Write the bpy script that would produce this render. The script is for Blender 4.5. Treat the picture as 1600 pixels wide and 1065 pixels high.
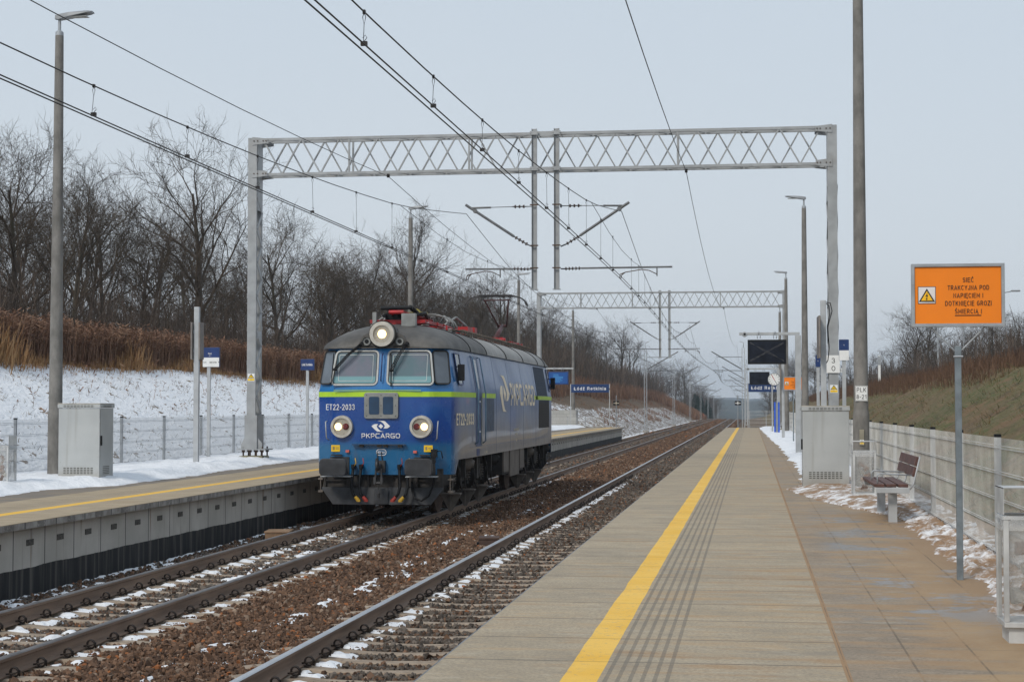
import bpy, bmesh, math, random
import numpy as np
from mathutils import Vector, Matrix, noise as mnoise
R = math.radians
rnd = random.Random(7)
rng = np.random.default_rng(11)
sc = bpy.context.scene
for o in list(bpy.data.objects): bpy.data.objects.remove(o)
COL = sc.collection
# ------------------------------------------------------------------ camera
cam_d = bpy.data.cameras.new('camera'); cam = bpy.data.objects.new('camera', cam_d); COL.objects.link(cam)
cam_d.sensor_width = 36; cam_d.lens = 36*2650/1600; cam_d.clip_end = 9000; cam_d.clip_start = .1
EYE = 2.25                                   # above rail top; platform top is 0.76
cam.location = (0, 0, EYE)
_th = math.atan(373/2650); _ph = math.atan(103.5/2650)
cam.rotation_euler = (R(90)+_ph, 0, _th)
sc.camera = cam
sc.render.resolution_x = 1024; sc.render.resolution_y = 681
# ------------------------------------------------------------------ world, sun, exposure
SUN_EL, SUN_AZ = 42, 205                     # azimuth the light comes from, clockwise from +Y
w = bpy.data.worlds.new('World'); sc.world = w; w.use_nodes = True
nt = w.node_tree; nt.nodes.clear()
_o = nt.nodes.new('ShaderNodeOutputWorld'); _b = nt.nodes.new('ShaderNodeBackground')
_s = nt.nodes.new('ShaderNodeTexSky'); _s.sky_type = 'NISHITA'; _s.sun_disc = False
_s.sun_elevation = R(SUN_EL); _s.sun_rotation = R(SUN_AZ); _s.dust_density = 4; _s.air_density = 1.2
_tc = nt.nodes.new('ShaderNodeTexCoord'); _sx = nt.nodes.new('ShaderNodeSeparateXYZ')
_cr = nt.nodes.new('ShaderNodeValToRGB')     # the overcast veil, by elevation
_cr.color_ramp.elements[0].position = 0.0; _cr.color_ramp.elements[0].color = (.60, .645, .69, 1)
_cr.color_ramp.elements[1].position = .75; _cr.color_ramp.elements[1].color = (.36, .445, .55, 1)
_e = _cr.color_ramp.elements.new(.09); _e.color = (.58, .64, .70, 1)
_e = _cr.color_ramp.elements.new(.26); _e.color = (.50, .58, .665, 1)
_ns = nt.nodes.new('ShaderNodeTexNoise'); _ns.inputs['Scale'].default_value = 2.2; _ns.inputs['Detail'].default_value = 5; _ns.inputs['Distortion'].default_value = .6
_mc = nt.nodes.new('ShaderNodeMix'); _mc.data_type = 'RGBA'; _mc.inputs[7].default_value = (.655, .70, .745, 1)
_nm = nt.nodes.new('ShaderNodeMath'); _nm.operation = 'MULTIPLY'; _nm.inputs[1].default_value = .55
_vs = nt.nodes.new('ShaderNodeVectorMath'); _vs.operation = 'SCALE'; _vs.inputs['Scale'].default_value = 8.3
_mx = nt.nodes.new('ShaderNodeMix'); _mx.data_type = 'RGBA'; _mx.inputs[0].default_value = .93
L = nt.links
L.new(_tc.outputs['Generated'], _sx.inputs[0]); L.new(_sx.outputs['Z'], _cr.inputs[0]); L.new(_tc.outputs['Generated'], _ns.inputs[0])
L.new(_ns.outputs[0], _nm.inputs[0]); L.new(_nm.outputs[0], _mc.inputs[0]); L.new(_cr.outputs[0], _mc.inputs[6])
L.new(_mc.outputs[2], _vs.inputs[0]); L.new(_s.outputs[0], _mx.inputs[6]); L.new(_vs.outputs[0], _mx.inputs[7])
L.new(_mx.outputs[2], _b.inputs[0]); _b.inputs[1].default_value = .11; L.new(_b.outputs[0], _o.inputs[0])
sd = bpy.data.lights.new('sun', 'SUN'); sun = bpy.data.objects.new('sun', sd); COL.objects.link(sun)
sd.energy = 1.5; sd.angle = R(12); sd.color = (1, .93, .83)
_d = Vector((math.sin(R(SUN_AZ))*math.cos(R(SUN_EL)), math.cos(R(SUN_AZ))*math.cos(R(SUN_EL)), math.sin(R(SUN_EL))))
sun.rotation_euler = _d.to_track_quat('Z', 'Y').to_euler(); sun.location = (0, 0, 40)
sc.view_settings.view_transform = 'Standard'; sc.view_settings.look = 'None'
sc.view_settings.exposure = 0.32; sc.view_settings.gamma = 1; sc.view_settings.use_curve_mapping = False

# ------------------------------------------------------------------ shader helper: arithmetic on sockets
class S:
    def __init__(s, t, sock): s.t = t; s.k = sock
    def _m(s, op, *a):
        n = s.t.nodes.new('ShaderNodeMath'); n.operation = op
        for i, v in enumerate((s,)+a):
            if isinstance(v, S): s.t.links.new(v.k, n.inputs[i])
            else: n.inputs[i].default_value = v
        return S(s.t, n.outputs[0])
    def __add__(s, o): return s._m('ADD', o)
    def __sub__(s, o): return s._m('SUBTRACT', o)
    def __mul__(s, o): return s._m('MULTIPLY', o)
    def __truediv__(s, o): return s._m('DIVIDE', o)
    __radd__ = __add__; __rmul__ = __mul__
    def lt(s, o): return s._m('LESS_THAN', o)
    def gt(s, o): return s._m('GREATER_THAN', o)
    def frac(s): return s._m('FRACT')
    def floor(s): return s._m('FLOOR')
    def abs(s): return s._m('ABSOLUTE')
    def min(s, o): return s._m('MINIMUM', o)
    def max(s, o): return s._m('MAXIMUM', o)
    def inv(s): return (s*-1)+1
    def between(s, a, b): return s.gt(a)*s.lt(b)
    def ramp(s, a, b):                         # 0 at a -> 1 at b, clamped, smooth
        n = s.t.nodes.new('ShaderNodeMapRange'); n.interpolation_type = 'SMOOTHSTEP'
        s.t.links.new(s.k, n.inputs[0]); n.inputs[1].default_value = a; n.inputs[2].default_value = b
        return S(s.t, n.outputs[0])
class M:
    def __init__(s, name, rough=.7, metal=0, spec=.5):
        s.m = bpy.data.materials.new(name); s.m.use_nodes = True; s.t = s.m.node_tree
        s.b = s.t.nodes['Principled BSDF']; s.b.inputs['Roughness'].default_value = rough
        s.b.inputs['Metallic'].default_value = metal; s.b.inputs['Specular IOR Level'].default_value = spec
    def link(s, a, inp): s.t.links.new(a.k, s.b.inputs[inp])
    def pos(s, world=True):
        if world: n = s.t.nodes.new('ShaderNodeNewGeometry'); k = n.outputs['Position']
        else: n = s.t.nodes.new('ShaderNodeTexCoord'); k = n.outputs['Object']
        x = s.t.nodes.new('ShaderNodeSeparateXYZ'); s.t.links.new(k, x.inputs[0]); s.vec = S(s.t, k)
        return [S(s.t, x.outputs[i]) for i in range(3)]
    def scaled(s, sx, sy, sz, rot=(0, 0, 0)):
        n = s.t.nodes.new('ShaderNodeMapping'); s.t.links.new(s.vec.k, n.inputs[0])
        n.inputs['Scale'].default_value = (sx, sy, sz); n.inputs['Rotation'].default_value = rot; return S(s.t, n.outputs[0])
    def noise(s, scale, detail=3, vec=None, rough=.55, dist=0):
        n = s.t.nodes.new('ShaderNodeTexNoise'); s.t.links.new((vec or s.vec).k, n.inputs['Vector'])
        n.inputs['Scale'].default_value = scale; n.inputs['Detail'].default_value = detail
        n.inputs['Roughness'].default_value = rough; n.inputs['Distortion'].default_value = dist; return S(s.t, n.outputs[0])
    def voro(s, scale, vec=None, out='Distance', rnd_=1):
        n = s.t.nodes.new('ShaderNodeTexVoronoi'); s.t.links.new((vec or s.vec).k, n.inputs['Vector'])
        n.inputs['Scale'].default_value = scale; n.inputs['Randomness'].default_value = rnd_; return S(s.t, n.outputs[out])
    def mix(s, f, a, b):
        n = s.t.nodes.new('ShaderNodeMix'); n.data_type = 'RGBA'; n.clamp_factor = True
        if isinstance(f, S): s.t.links.new(f.k, n.inputs[0])
        else: n.inputs[0].default_value = f
        for v, i in ((a, 6), (b, 7)):
            if isinstance(v, S): s.t.links.new(v.k, n.inputs[i])
            else: n.inputs[i].default_value = (*v, 1)
        return S(s.t, n.outputs[2])
    def attr(s, name, out='Fac'):
        n = s.t.nodes.new('ShaderNodeAttribute'); n.attribute_name = name; return S(s.t, n.outputs[out])
    def rand(s):
        n = s.t.nodes.new('ShaderNodeObjectInfo'); return S(s.t, n.outputs['Random'])
    def bump(s, h, dist=.01, strength=1):
        n = s.t.nodes.new('ShaderNodeBump'); s.t.links.new(h.k, n.inputs['Height'])
        n.inputs['Distance'].default_value = dist; n.inputs['Strength'].default_value = strength
        s.t.links.new(n.outputs[0], s.b.inputs['Normal'])
    def color(s, c):
        if isinstance(c, S): s.link(c, 'Base Color')
        else: s.b.inputs['Base Color'].default_value = (*c, 1)
def simple(name, c, rough=.6, metal=0, var=.25, scale=3, dirt=None, damt=.35, bump=0, bscale=40, spec=.5, dscale=1.6):
    """plain material with blotchy tone variation, optional dirt and bump"""
    m = M(name, rough, metal, spec); m.pos(False)
    n = m.noise(scale, 4); lo = tuple(v*(1-var) for v in c); hi = tuple(min(1, v*(1+var)) for v in c)
    k = m.mix(n.ramp(.3, .7), lo, hi)
    if dirt: k = m.mix(m.noise(dscale, 6, rough=.65).ramp(.5, .75)*damt, k, dirt)
    m.color(k)
    m.link(m.noise(scale*2.3, 3)*.25+(rough-.12), 'Roughness')
    if bump: m.bump(m.noise(bscale, 3), bump)
    return m.m
# ------------------------------------------------------------------ mesh helper
def frame(d):
    d = Vector(d).normalized(); u = d.cross(Vector((0, 0, 1)))
    if u.length < 1e-3: u = Vector((1, 0, 0))
    u.normalize(); return u, u.cross(d).normalized()
class MB:
    def __init__(s): s.v = []; s.f = []; s.mi = []; s.sm = []; s.cur = 0; s.o = Vector((0, 0, 0)); s.pc = []
    def mark(s): s.pc.append(len(s.f)); return s
    def build_each(s, name, mats, parent=None, bevel=0):
        """one object per piece; mark() starts each piece"""
        for a, b in zip(s.pc, s.pc[1:]+[len(s.f)]):
            q = MB(); ids = sorted({i for f in s.f[a:b] for i in f}); mp = {i: k for k, i in enumerate(ids)}; q.v = [s.v[i] for i in ids]
            q.f = [[mp[i] for i in f] for f in s.f[a:b]]; q.mi = s.mi[a:b]; q.sm = s.sm[a:b]; q.build(name, mats, parent, bevel)
    def add(s, vs, fs, smooth=False):
        n = len(s.v); s.v += [tuple(Vector(p)+s.o) for p in vs]
        for f in fs: s.f.append([i+n for i in f]); s.mi.append(s.cur); s.sm.append(smooth)
        return s
    def box(s, x0, x1, y0, y1, z0, z1):
        return s.add([(x, y, z) for z in (z0, z1) for y in (y0, y1) for x in (x0, x1)],
                     [(0, 2, 3, 1), (4, 5, 7, 6), (0, 1, 5, 4), (2, 6, 7, 3), (0, 4, 6, 2), (1, 3, 7, 5)])
    def bar(s, p0, p1, a, b, up=None):
        """rectangular bar from p0 to p1; a across, b the other way"""
        p0, p1 = Vector(p0), Vector(p1); d = (p1-p0).normalized()
        if up: v = Vector(up); u = d.cross(v).normalized(); v = u.cross(d).normalized()
        else: u, v = frame(d)
        vs = [p+u*(sx*a/2)+v*(sy*b/2) for p in (p0, p1) for sx, sy in ((-1, -1), (1, -1), (1, 1), (-1, 1))]
        return s.add(vs, [(3, 2, 1, 0), (4, 5, 6, 7), (0, 1, 5, 4), (1, 2, 6, 5), (2, 3, 7, 6), (3, 0, 4, 7)])
    def cyl(s, p0, p1, r0, r1=None, n=12, caps=True):
        r1 = r0 if r1 is None else r1; p0, p1 = Vector(p0), Vector(p1); u, v = frame(p1-p0)
        vs = [p+(u*math.cos(2*math.pi*i/n)+v*math.sin(2*math.pi*i/n))*r for p, r in ((p0, r0), (p1, r1)) for i in range(n)]
        s.add(vs, [(i, i+n, (i+1) % n+n, (i+1) % n) for i in range(n)], n > 6)
        if caps: s.add(vs, [tuple(range(n)), tuple(reversed(range(n, 2*n)))])
        return s
    def tube(s, pts, r, n=6, closed=False):
        pts = [Vector(p) for p in pts]; rings = []; m = len(pts); u = None
        for i, p in enumerate(pts):
            a = pts[(i-1) % m] if closed or i else pts[0]; b = pts[(i+1) % m] if closed or i < m-1 else pts[-1]
            d = (b-a).normalized()
            if u is None: u, v = frame(d)
            else: u = (u-d*u.dot(d)).normalized(); v = u.cross(d)
            rr = r[i] if isinstance(r, (list, tuple)) else r
            rings += [p+(u*math.cos(2*math.pi*k/n)+v*math.sin(2*math.pi*k/n))*rr for k in range(n)]
        fs = []
        for i in range(m if closed else m-1):
            j = (i+1) % m
            fs += [(i*n+k, j*n+k, j*n+(k+1) % n, i*n+(k+1) % n) for k in range(n)]
        if not closed: fs += [tuple(range(n)), tuple(reversed(range((m-1)*n, m*n)))]
        return s.add(rings, fs, True)
    def poly(s, pts, d):
        """flat polygon pts (3d, planar) pushed along vector d"""
        n = len(pts); d = Vector(d); vs = [Vector(p) for p in pts]+[Vector(p)+d for p in pts]
        return s.add(vs, [tuple(reversed(range(n))), tuple(range(n, 2*n))]+[(i, (i+1) % n, (i+1) % n+n, i+n) for i in range(n)])
    def plate(s, c, u, v, w, h, t, r=0, seg=5):
        """plate with rounded corners: centre c, axes u, v (front normal u x v), thickness t behind the front"""
        c, u, v = Vector(c), Vector(u).normalized(), Vector(v).normalized(); nrm = u.cross(v)
        return s.poly([c+u*x+v*y-nrm*t for x, y in rrect(w, h, r, seg)], nrm*t)
    def ring(s, outer, inner, d):
        """frame between two outlines of equal count"""
        n = len(outer); d = Vector(d); vs = [Vector(p)+e for e in (Vector((0, 0, 0)), d) for L_ in (outer, inner) for p in L_]
        fs = []
        for i in range(n):
            j = (i+1) % n
            fs += [(i+2*n, j+2*n, j+3*n, i+3*n), (j, i, i+n, j+n), (i, j, j+2*n, i+2*n), (j+n, i+n, i+3*n, j+3*n)]
        return s.add(vs, fs)
    def text(s, body, w, h, c, u=(1, 0, 0), v=(0, 0, 1), t=.002, sw=.115, font=None):
        """letters fitted into w x h (cap height h) centred on c"""
        return draw_text(s, body, w, h, Vector(c), Vector(u).normalized(), Vector(v).normalized(), t, sw, font or GL)
    def build(s, name, mats, parent=None, bevel=0, loc=None):
        me = bpy.data.meshes.new(name); me.from_pydata(s.v, [], s.f); me.validate()
        for m in (mats if isinstance(mats, (list, tuple)) else [mats]): me.materials.append(m)
        if len(me.polygons) == len(s.f):
            me.polygons.foreach_set('material_index', s.mi); me.polygons.foreach_set('use_smooth', s.sm)
        o = bpy.data.objects.new(name, me); COL.objects.link(o)
        if parent: o.parent = parent
        if loc: o.location = loc
        if bevel:
            b = o.modifiers.new('bevel', 'BEVEL'); b.width = bevel; b.segments = 2; b.limit_method = 'ANGLE'; b.angle_limit = R(50)
        return o
def rrect(w, h, r, seg=5):
    if r <= 0: return [(-w/2, -h/2), (w/2, -h/2), (w/2, h/2), (-w/2, h/2)]
    out = []
    for cx, cy, a0 in ((w/2-r, -h/2+r, -90), (w/2-r, h/2-r, 0), (-w/2+r, h/2-r, 90), (-w/2+r, -h/2+r, 180)):
        out += [(cx+r*math.cos(R(a0+90*k/seg)), cy+r*math.sin(R(a0+90*k/seg))) for k in range(seg+1)]
    return out
# ------------------------------------------------------------------ lettering: a drawn sans with an even stroke
def _arc(cx, cy, rx, ry, a0, a1, n=10): return [(cx+rx*math.cos(R(a0+(a1-a0)*i/n)), cy+ry*math.sin(R(a0+(a1-a0)*i/n))) for i in range(n+1)]
def _sq(x0, y0, x1, y1, r, start=0):            # rounded box outline, closed
    p = _arc(x1-r, y1-r, r, r, 0, 90, 4)+_arc(x0+r, y1-r, r, r, 90, 180, 4)+_arc(x0+r, y0+r, r, r, 180, 270, 4)+_arc(x1-r, y0+r, r, r, 270, 360, 4); return p+[p[0]]
GL = {
 'A': (.66, [[(0, 0), (.33, 1), (.66, 0)], [(.12, .30), (.54, .30)]]), 'C': (.60, [_arc(.31, .5, .31, .5, 48, 312, 14)]), 'D': (.60, [[(0, 0), (0, 1), (.28, 1)]+_arc(.28, .5, .32, .5, 90, -90, 10)+[(0, 0), (0, .05)]]),
 'E': (.52, [[(.52, 1), (0, 1), (0, 0), (.52, 0)], [(0, .53), (.47, .53)]]), 'G': (.64, [_arc(.31, .5, .31, .5, 48, 325, 14)+[(.62, .46), (.36, .46)]]), 'H': (.6, [[(0, 0), (0, 1)], [(.6, 0), (.6, 1)], [(0, .52), (.6, .52)]]),
 'I': (.0, [[(0, 0), (0, 1)]]), 'J': (.42, [[(.42, 1), (.42, .25)]+_arc(.21, .22, .21, .22, 0, -180, 8)]), 'K': (.58, [[(0, 0), (0, 1)], [(.56, 1), (.04, .42)], [(.20, .60), (.58, 0)]]), 'L': (.48, [[(0, 1), (0, 0), (.48, 0)]]),
 'M': (.72, [[(0, 0), (0, 1), (.36, .25), (.72, 1), (.72, 0)]]), 'N': (.58, [[(0, 0), (0, 1), (.58, 0), (.58, 1)]]), 'O': (.66, [_arc(.33, .5, .33, .5, 90, 450, 20)]), 'P': (.54, [[(0, 0), (0, 1), (.30, 1)]+_arc(.30, .72, .24, .28, 90, -90, 8)+[(.0, .44)]]),
 'R': (.58, [[(0, 0), (0, 1), (.30, 1)]+_arc(.30, .73, .24, .27, 90, -90, 8)+[(.0, .46)], [(.30, .45), (.58, 0)]]), 'S': (.56, [_arc(.28, .75, .26, .25, 30, 270, 10)+_arc(.28, .25, .27, .25, 90, -150, 10)]), 'T': (.56, [[(0, 1), (.56, 1)], [(.28, 1), (.28, 0)]]),
 'W': (.84, [[(0, 1), (.20, 0), (.42, .85), (.64, 0), (.84, 1)]]), 'Y': (.58, [[(0, 1), (.29, .45), (.29, 0)], [(.58, 1), (.29, .45)]]), 'Z': (.54, [[(.02, 1), (.52, 1), (0, 0), (.54, 0)]]),
 '!': (.0, [[(0, 1), (0, .30)], [(0, .12), (0, 0)]]), '-': (.24, [[(0, .42), (.24, .42)]]), ',': (.05, [[(.05, .08), (0, -.12)]]), ' ': (.14, []),
 '0': (.50, [_arc(.25, .5, .25, .5, 90, 450, 18)]), '1': (.26, [[(0, .78), (.24, 1), (.24, 0)]]), '2': (.52, [_arc(.26, .73, .25, .27, 165, -25, 9)+[(0, 0), (.52, 0)]]), '3': (.50, [_arc(.23, .75, .22, .25, 160, -85, 9)+_arc(.23, .26, .26, .26, 88, -160, 9)]),
 '4': (.54, [[(.40, 0), (.40, 1), (0, .28), (.54, .28)]]), '5': (.5, [[(.46, 1), (.08, 1), (.04, .52)]+_arc(.23, .30, .26, .30, 120, -150, 9)]), '7': (.5, [[(0, 1), (.5, 1), (.16, 0)]]), '8': (.5, [_arc(.25, .75, .21, .25, 270, -90, 14), _arc(.25, .26, .25, .26, 90, 450, 14)]), '9': (.5, [_arc(.25, .70, .25, .30, 0, 360, 14), _arc(.20, .62, .30, .62, 10, -75, 8)]),
 'a': (.44, [_arc(.22, .56, .20, .17, 160, 0, 6)+[(.42, 0)], _arc(.20, .20, .20, .20, 60, 400, 12)]), 'd': (.46, [[(.46, 0), (.46, 1)], _arc(.23, .36, .23, .36, 0, 360, 14)]), 'e': (.48, [[(.03, .38), (.46, .38)]+_arc(.24, .36, .23, .36, 5, 320, 12)]), 'i': (0, [[(0, 0), (0, .72)], [(0, .88), (0, 1.02)]]),
 'k': (.44, [[(0, 0), (0, 1)], [(.42, .72), (.03, .32)], [(.16, .44), (.44, 0)]]), 'l': (0, [[(0, 0), (0, 1)]]), 'n': (.42, [[(0, 0), (0, .72)], _arc(.21, .45, .21, .27, 175, 0, 8)+[(.42, 0)]]), 'o': (.48, [_arc(.24, .36, .24, .36, 90, 450, 14)]), 'r': (.26, [[(0, 0), (0, .72)], _arc(.24, .42, .24, .30, 175, 85, 5)]),
 't': (.28, [[(.10, .94), (.10, .14), (.16, .02), (.28, .02)], [(0, .72), (.28, .72)]]), 'u': (.42, [[(0, .72), (0, .25)]+_arc(.21, .26, .21, .26, 180, 360, 8)+[(.42, .72)], [(.42, .3), (.42, 0)]]), 'w': (.64, [[(0, .72), (.16, 0), (.32, .65), (.48, 0), (.64, .72)]]), 'z': (.38, [[(.02, .72), (.37, .72), (0, 0), (.38, 0)]]),
}
def _ac(base, extra): w_, s_ = GL[base]; return (w_, s_+extra(w_))
_acute = lambda y: (lambda w_: [[(w_/2-.04, y), (w_/2+.10, y+.18)]]); _tail = lambda w_: [[(w_-.02, 0), (w_-.10, -.14), (w_, -.24)]]
for ch, b_, e_ in (('Ć', 'C', _acute(1.14)), ('Ś', 'S', _acute(1.14)), ('ó', 'o', _acute(.88)), ('ź', 'z', _acute(.88)), ('ń', 'n', _acute(.88)), ('Ę', 'E', _tail), ('Ą', 'A', _tail), ('Ł', 'L', lambda w_: [[(-.12, .36), (.26, .62)]]), ('Ż', 'Z', _acute(1.14))): GL[ch] = _ac(b_, e_)
SQ = dict(GL)                                   # squarer capitals for the operator's name
SQ['C'] = (.84, [[(.84, 1), (.20, 1)]+_arc(.20, .80, .20, .20, 90, 180, 4)+_arc(.20, .20, .20, .20, 180, 270, 4)+[(.84, 0)]]); SQ['O'] = (.88, [_sq(0, 0, .88, 1, .24)]); SQ['G'] = (.84, [[(.80, 1), (.20, 1)]+_arc(.20, .80, .20, .20, 90, 180, 4)+_arc(.20, .20, .20, .20, 180, 270, 4)+[(.84, 0), (.84, .46), (.48, .46)]])
SQ['P'] = (.74, [[(0, 0), (0, 1), (.50, 1)]+_arc(.50, .68, .24, .32, 90, -90, 8)+[(.0, .36)]]); SQ['R'] = (.78, [[(0, 0), (0, 1), (.52, 1)]+_arc(.52, .70, .24, .30, 90, -90, 8)+[(.0, .40)], [(.44, .40), (.78, 0)]]); SQ['A'] = (.86, [[(0, 0), (.43, 1), (.86, 0)], [(.18, .28), (.70, .28)]]); SQ['K'] = (.74, [[(0, 0), (0, 1)], [(.70, 1), (.06, .48)], [(.24, .62), (.74, 0)]])
def draw_text(mb, body, w, h, c, u, v, t, sw, font):
    gap = .25 if font is GL else .24; x = 0; runs = []
    for ch in body:
        gw, st = font.get(ch, GL.get(ch, (.5, []))); runs.append((x, st)); x += gw+gap+sw
    tot = x-gap-sw; h = h or w/tot; S_w = sw*h; sx = (w-S_w)/tot; sy = h-S_w; nrm = u.cross(v); k = 0
    for x0, st in runs:
        for pl in st:
            p = [Vector(((x0+a-tot/2)*sx, (b-.5)*sy)) for a, b in pl]; closed = (p[0]-p[-1]).length < 1e-5; n = len(p)
            if closed: p = p[:-1]; n -= 1
            lft, rgt = [], []
            for i in range(n):
                a = p[(i-1) % n] if (i or closed) else None; b = p[(i+1) % n] if (i < n-1 or closed) else None
                d0 = (p[i]-a).normalized() if a is not None else None; d1 = (b-p[i]).normalized() if b is not None else None
                if d0 is None: d0 = d1
                if d1 is None: d1 = d0
                m_ = Vector((-(d0.y+d1.y), d0.x+d1.x))
                if m_.length < .2: m_ = Vector((-d0.y, d0.x))
                m_.normalize(); q = max(.42, m_.dot(Vector((-d0.y, d0.x)))); off = m_*(S_w/2/q); base = p[i].copy()
                if not closed and i == 0: base -= d1*(S_w*.5 if abs(d1.y) > .9 or abs(d1.x) > .9 else S_w*.3)
                if not closed and i == n-1: base += d0*(S_w*.5 if abs(d0.y) > .9 or abs(d0.x) > .9 else S_w*.3)
                lft.append(base+off); rgt.append(base-off)
            z = t+.00035*(k % 3); k += 1; vs = [c+u*q_.x+v*q_.y+nrm*z for q_ in lft+rgt]+[c+u*q_.x+v*q_.y for q_ in lft+rgt]; fs = []
            for i in range(n if closed else n-1):
                j = (i+1) % n; fs += [(n+i, n+j, j, i), (i, j, 2*n+j, 2*n+i), (n+j, n+i, 3*n+i, 3*n+j)]
            if not closed: fs += [(0, 2*n, 3*n, n), (n-1, 2*n-1, 4*n-1, 3*n-1)]
            mb.add(vs, fs)
    return mb
def thing(name, label, cat, loc=(0, 0, 0), rz=0, group=None):
    o = bpy.data.objects.new(name, None); COL.objects.link(o); o.location = loc; o.rotation_euler = (0, 0, rz)
    o.empty_display_size = .3; return tag(o, label, cat, group)
def tag(o, label=None, cat=None, group=None, kind=None):
    if label: o['label'] = label
    if cat: o['category'] = cat
    if group: o['group'] = group
    if kind: o['kind'] = kind
    return o
def kids(o): return [c for c in ALLKIDS.get(o.name, [])] if False else list(o.children)
def dup(o, loc, label=None, rz=None, group=None, scale=None, parent=None):
    c = o.copy(); COL.objects.link(c)
    if parent is None:
        c.location = loc
        if rz is not None: c.rotation_euler = (0, 0, rz)
        if scale: c.scale = scale
        if label: c['label'] = label
        if group: c['group'] = group
    else: c.parent = parent
    for ch in kids(o): dup(ch, None, parent=c)
    return c
def npmesh(name, co, faces, mats, smooth=False, attr=None, parent=None):
    """fast mesh from arrays; faces (n,3) or (n,4)"""
    me = bpy.data.meshes.new(name); nv, nf, k = len(co), len(faces), faces.shape[1]
    me.vertices.add(nv); me.vertices.foreach_set('co', np.ascontiguousarray(co, dtype=np.float32).ravel())
    me.loops.add(nf*k); me.loops.foreach_set('vertex_index', faces.astype(np.int32).ravel())
    me.polygons.add(nf); me.polygons.foreach_set('loop_start', np.arange(0, nf*k, k, dtype=np.int32))
    me.polygons.foreach_set('use_smooth', np.full(nf, smooth, dtype=bool))
    me.update(calc_edges=True)
    for an, av in (attr or {}).items():
        if av.ndim == 1: a = me.attributes.new(an, 'FLOAT', 'POINT'); a.data.foreach_set('value', av.astype(np.float32))
        else:
            a = me.attributes.new(an, 'FLOAT_COLOR', 'POINT'); c4 = np.ones((nv, 4), np.float32); c4[:, :3] = av; a.data.foreach_set('color', c4.ravel())
    for m in (mats if isinstance(mats, (list, tuple)) else [mats]): me.materials.append(m)
    o = bpy.data.objects.new(name, me); COL.objects.link(o)
    if parent: o.parent = parent
    return o
def sstep(a, b, x): t = np.clip((x-a)/(b-a), 0, 1); return t*t*(3-2*t)
class VN:
    """cheap smooth value noise on arrays"""
    def __init__(s, seed, n=256): s.g = np.random.default_rng(seed).random((n, n)); s.n = n
    def __call__(s, x, y):
        xi = np.floor(x).astype(int); yi = np.floor(y).astype(int); fx = x-xi; fy = y-yi
        fx = fx*fx*(3-2*fx); fy = fy*fy*(3-2*fy); g, n = s.g, s.n
        a = g[xi % n, yi % n]; b = g[(xi+1) % n, yi % n]; c = g[xi % n, (yi+1) % n]; d = g[(xi+1) % n, (yi+1) % n]
        return (a*(1-fx)+b*fx)*(1-fy)+(c*(1-fx)+d*fx)*fy
    def fbm(s, x, y, o=4):
        r = 0; a = .5; t = 0
        for i in range(o): r = r+a*s(x*2**i+17.3*i, y*2**i+5.1*i); t += a; a *= .55
        return r/t
N1, N2, N3 = VN(1), VN(2), VN(3)
def grid_faces(nx, ny):
    i = np.arange(nx-1); j = np.arange(ny-1); I, J = np.meshgrid(i, j, indexing='ij'); a = (I*ny+J).ravel()
    return np.stack([a, a+ny, a+ny+1, a+1], 1)
# ================================================================== materials
SNOW = M('snow', .6); SNOW.pos(); n = SNOW.noise(1.3, 5); n2 = SNOW.noise(14, 4)
sx_, sy_, sz_ = SNOW.pos()
SNOW.color(SNOW.mix(n.ramp(.35, .75), (.85, .87, .90), (.76, .78, .81)))
SNOW.bump(n2+n*.5, .03); SNOW.b.inputs['Subsurface Weight'].default_value = 0
SNOW = SNOW.m
DIRTY = M('dirty_snow', .7); DIRTY.pos(); n = DIRTY.noise(5, 6, rough=.7); n2 = DIRTY.noise(1.1, 3)
k = DIRTY.mix((n*.7+n2*.4).ramp(.46, .60), (.80, .80, .81), (.30, .19, .11)); DIRTY.color(k); DIRTY.bump(DIRTY.noise(22, 4), .03); DIRTY = DIRTY.m
def concrete(name, c, dirt=(.12, .10, .08), damt=.45, sc_=2.2):
    return simple(name, c, .85, 0, .14, sc_, dirt, damt, .004, 60, .3)
CONC = concrete('concrete', (.34, .33, .31)); CONCD = concrete('pole_concrete', (.25, .245, .235), (.13, .12, .11), .5)
POLEC = M('spun_concrete', .85); POLEC.pos(False); n = POLEC.noise(5, 5, POLEC.scaled(1, 1, .5)); n2 = POLEC.noise(40, 3, POLEC.scaled(1, 1, .8)); n3 = POLEC.noise(1.1, 3)
k = POLEC.mix(n.ramp(.3, .7), (.135, .13, .12), (.235, .225, .21)); k = POLEC.mix(n2.ramp(.5, .8)*.5, k, (.12, .115, .11)); k = POLEC.mix(n3.ramp(.5, .7)*.35, k, (.31, .305, .29)); POLEC.color(k); POLEC.bump(n2, .006); POLEC = POLEC.m
GALV = simple('galvanised_steel', (.36, .385, .41), .5, .35, .13, 5, (.25, .24, .23), .2, .001, 30)
GALVL = simple('light_galvanised_steel', (.42, .44, .455), .55, .15, .1, 4, (.28, .26, .23), .3)
CANT = simple('cantilever_tube', (.13, .135, .14), .5, .3, .2, 6)
GNTM = simple('gantry_steel', (.33, .345, .355), .55, .2, .12, 3, (.24, .22, .19), .35); FPOST = simple('fence_post_steel', (.24, .26, .28), .5, .3, .12, 3)
POSTG = simple('dark_galvanised_steel', (.20, .235, .26), .5, .4, .2, 9, (.12, .12, .12), .3)
FENCEM = simple('fence_wire', (.60, .60, .58), .6, .1, .2, 2, (.25, .22, .2), .3)
GREYP = M('grey_cabinet_paint', .55, 0, .4); ax, ay, az = GREYP.pos(False); n = GREYP.noise(1.2, 4); stk = GREYP.noise(9, 5, GREYP.scaled(1, 1, .05), .6)
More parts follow.
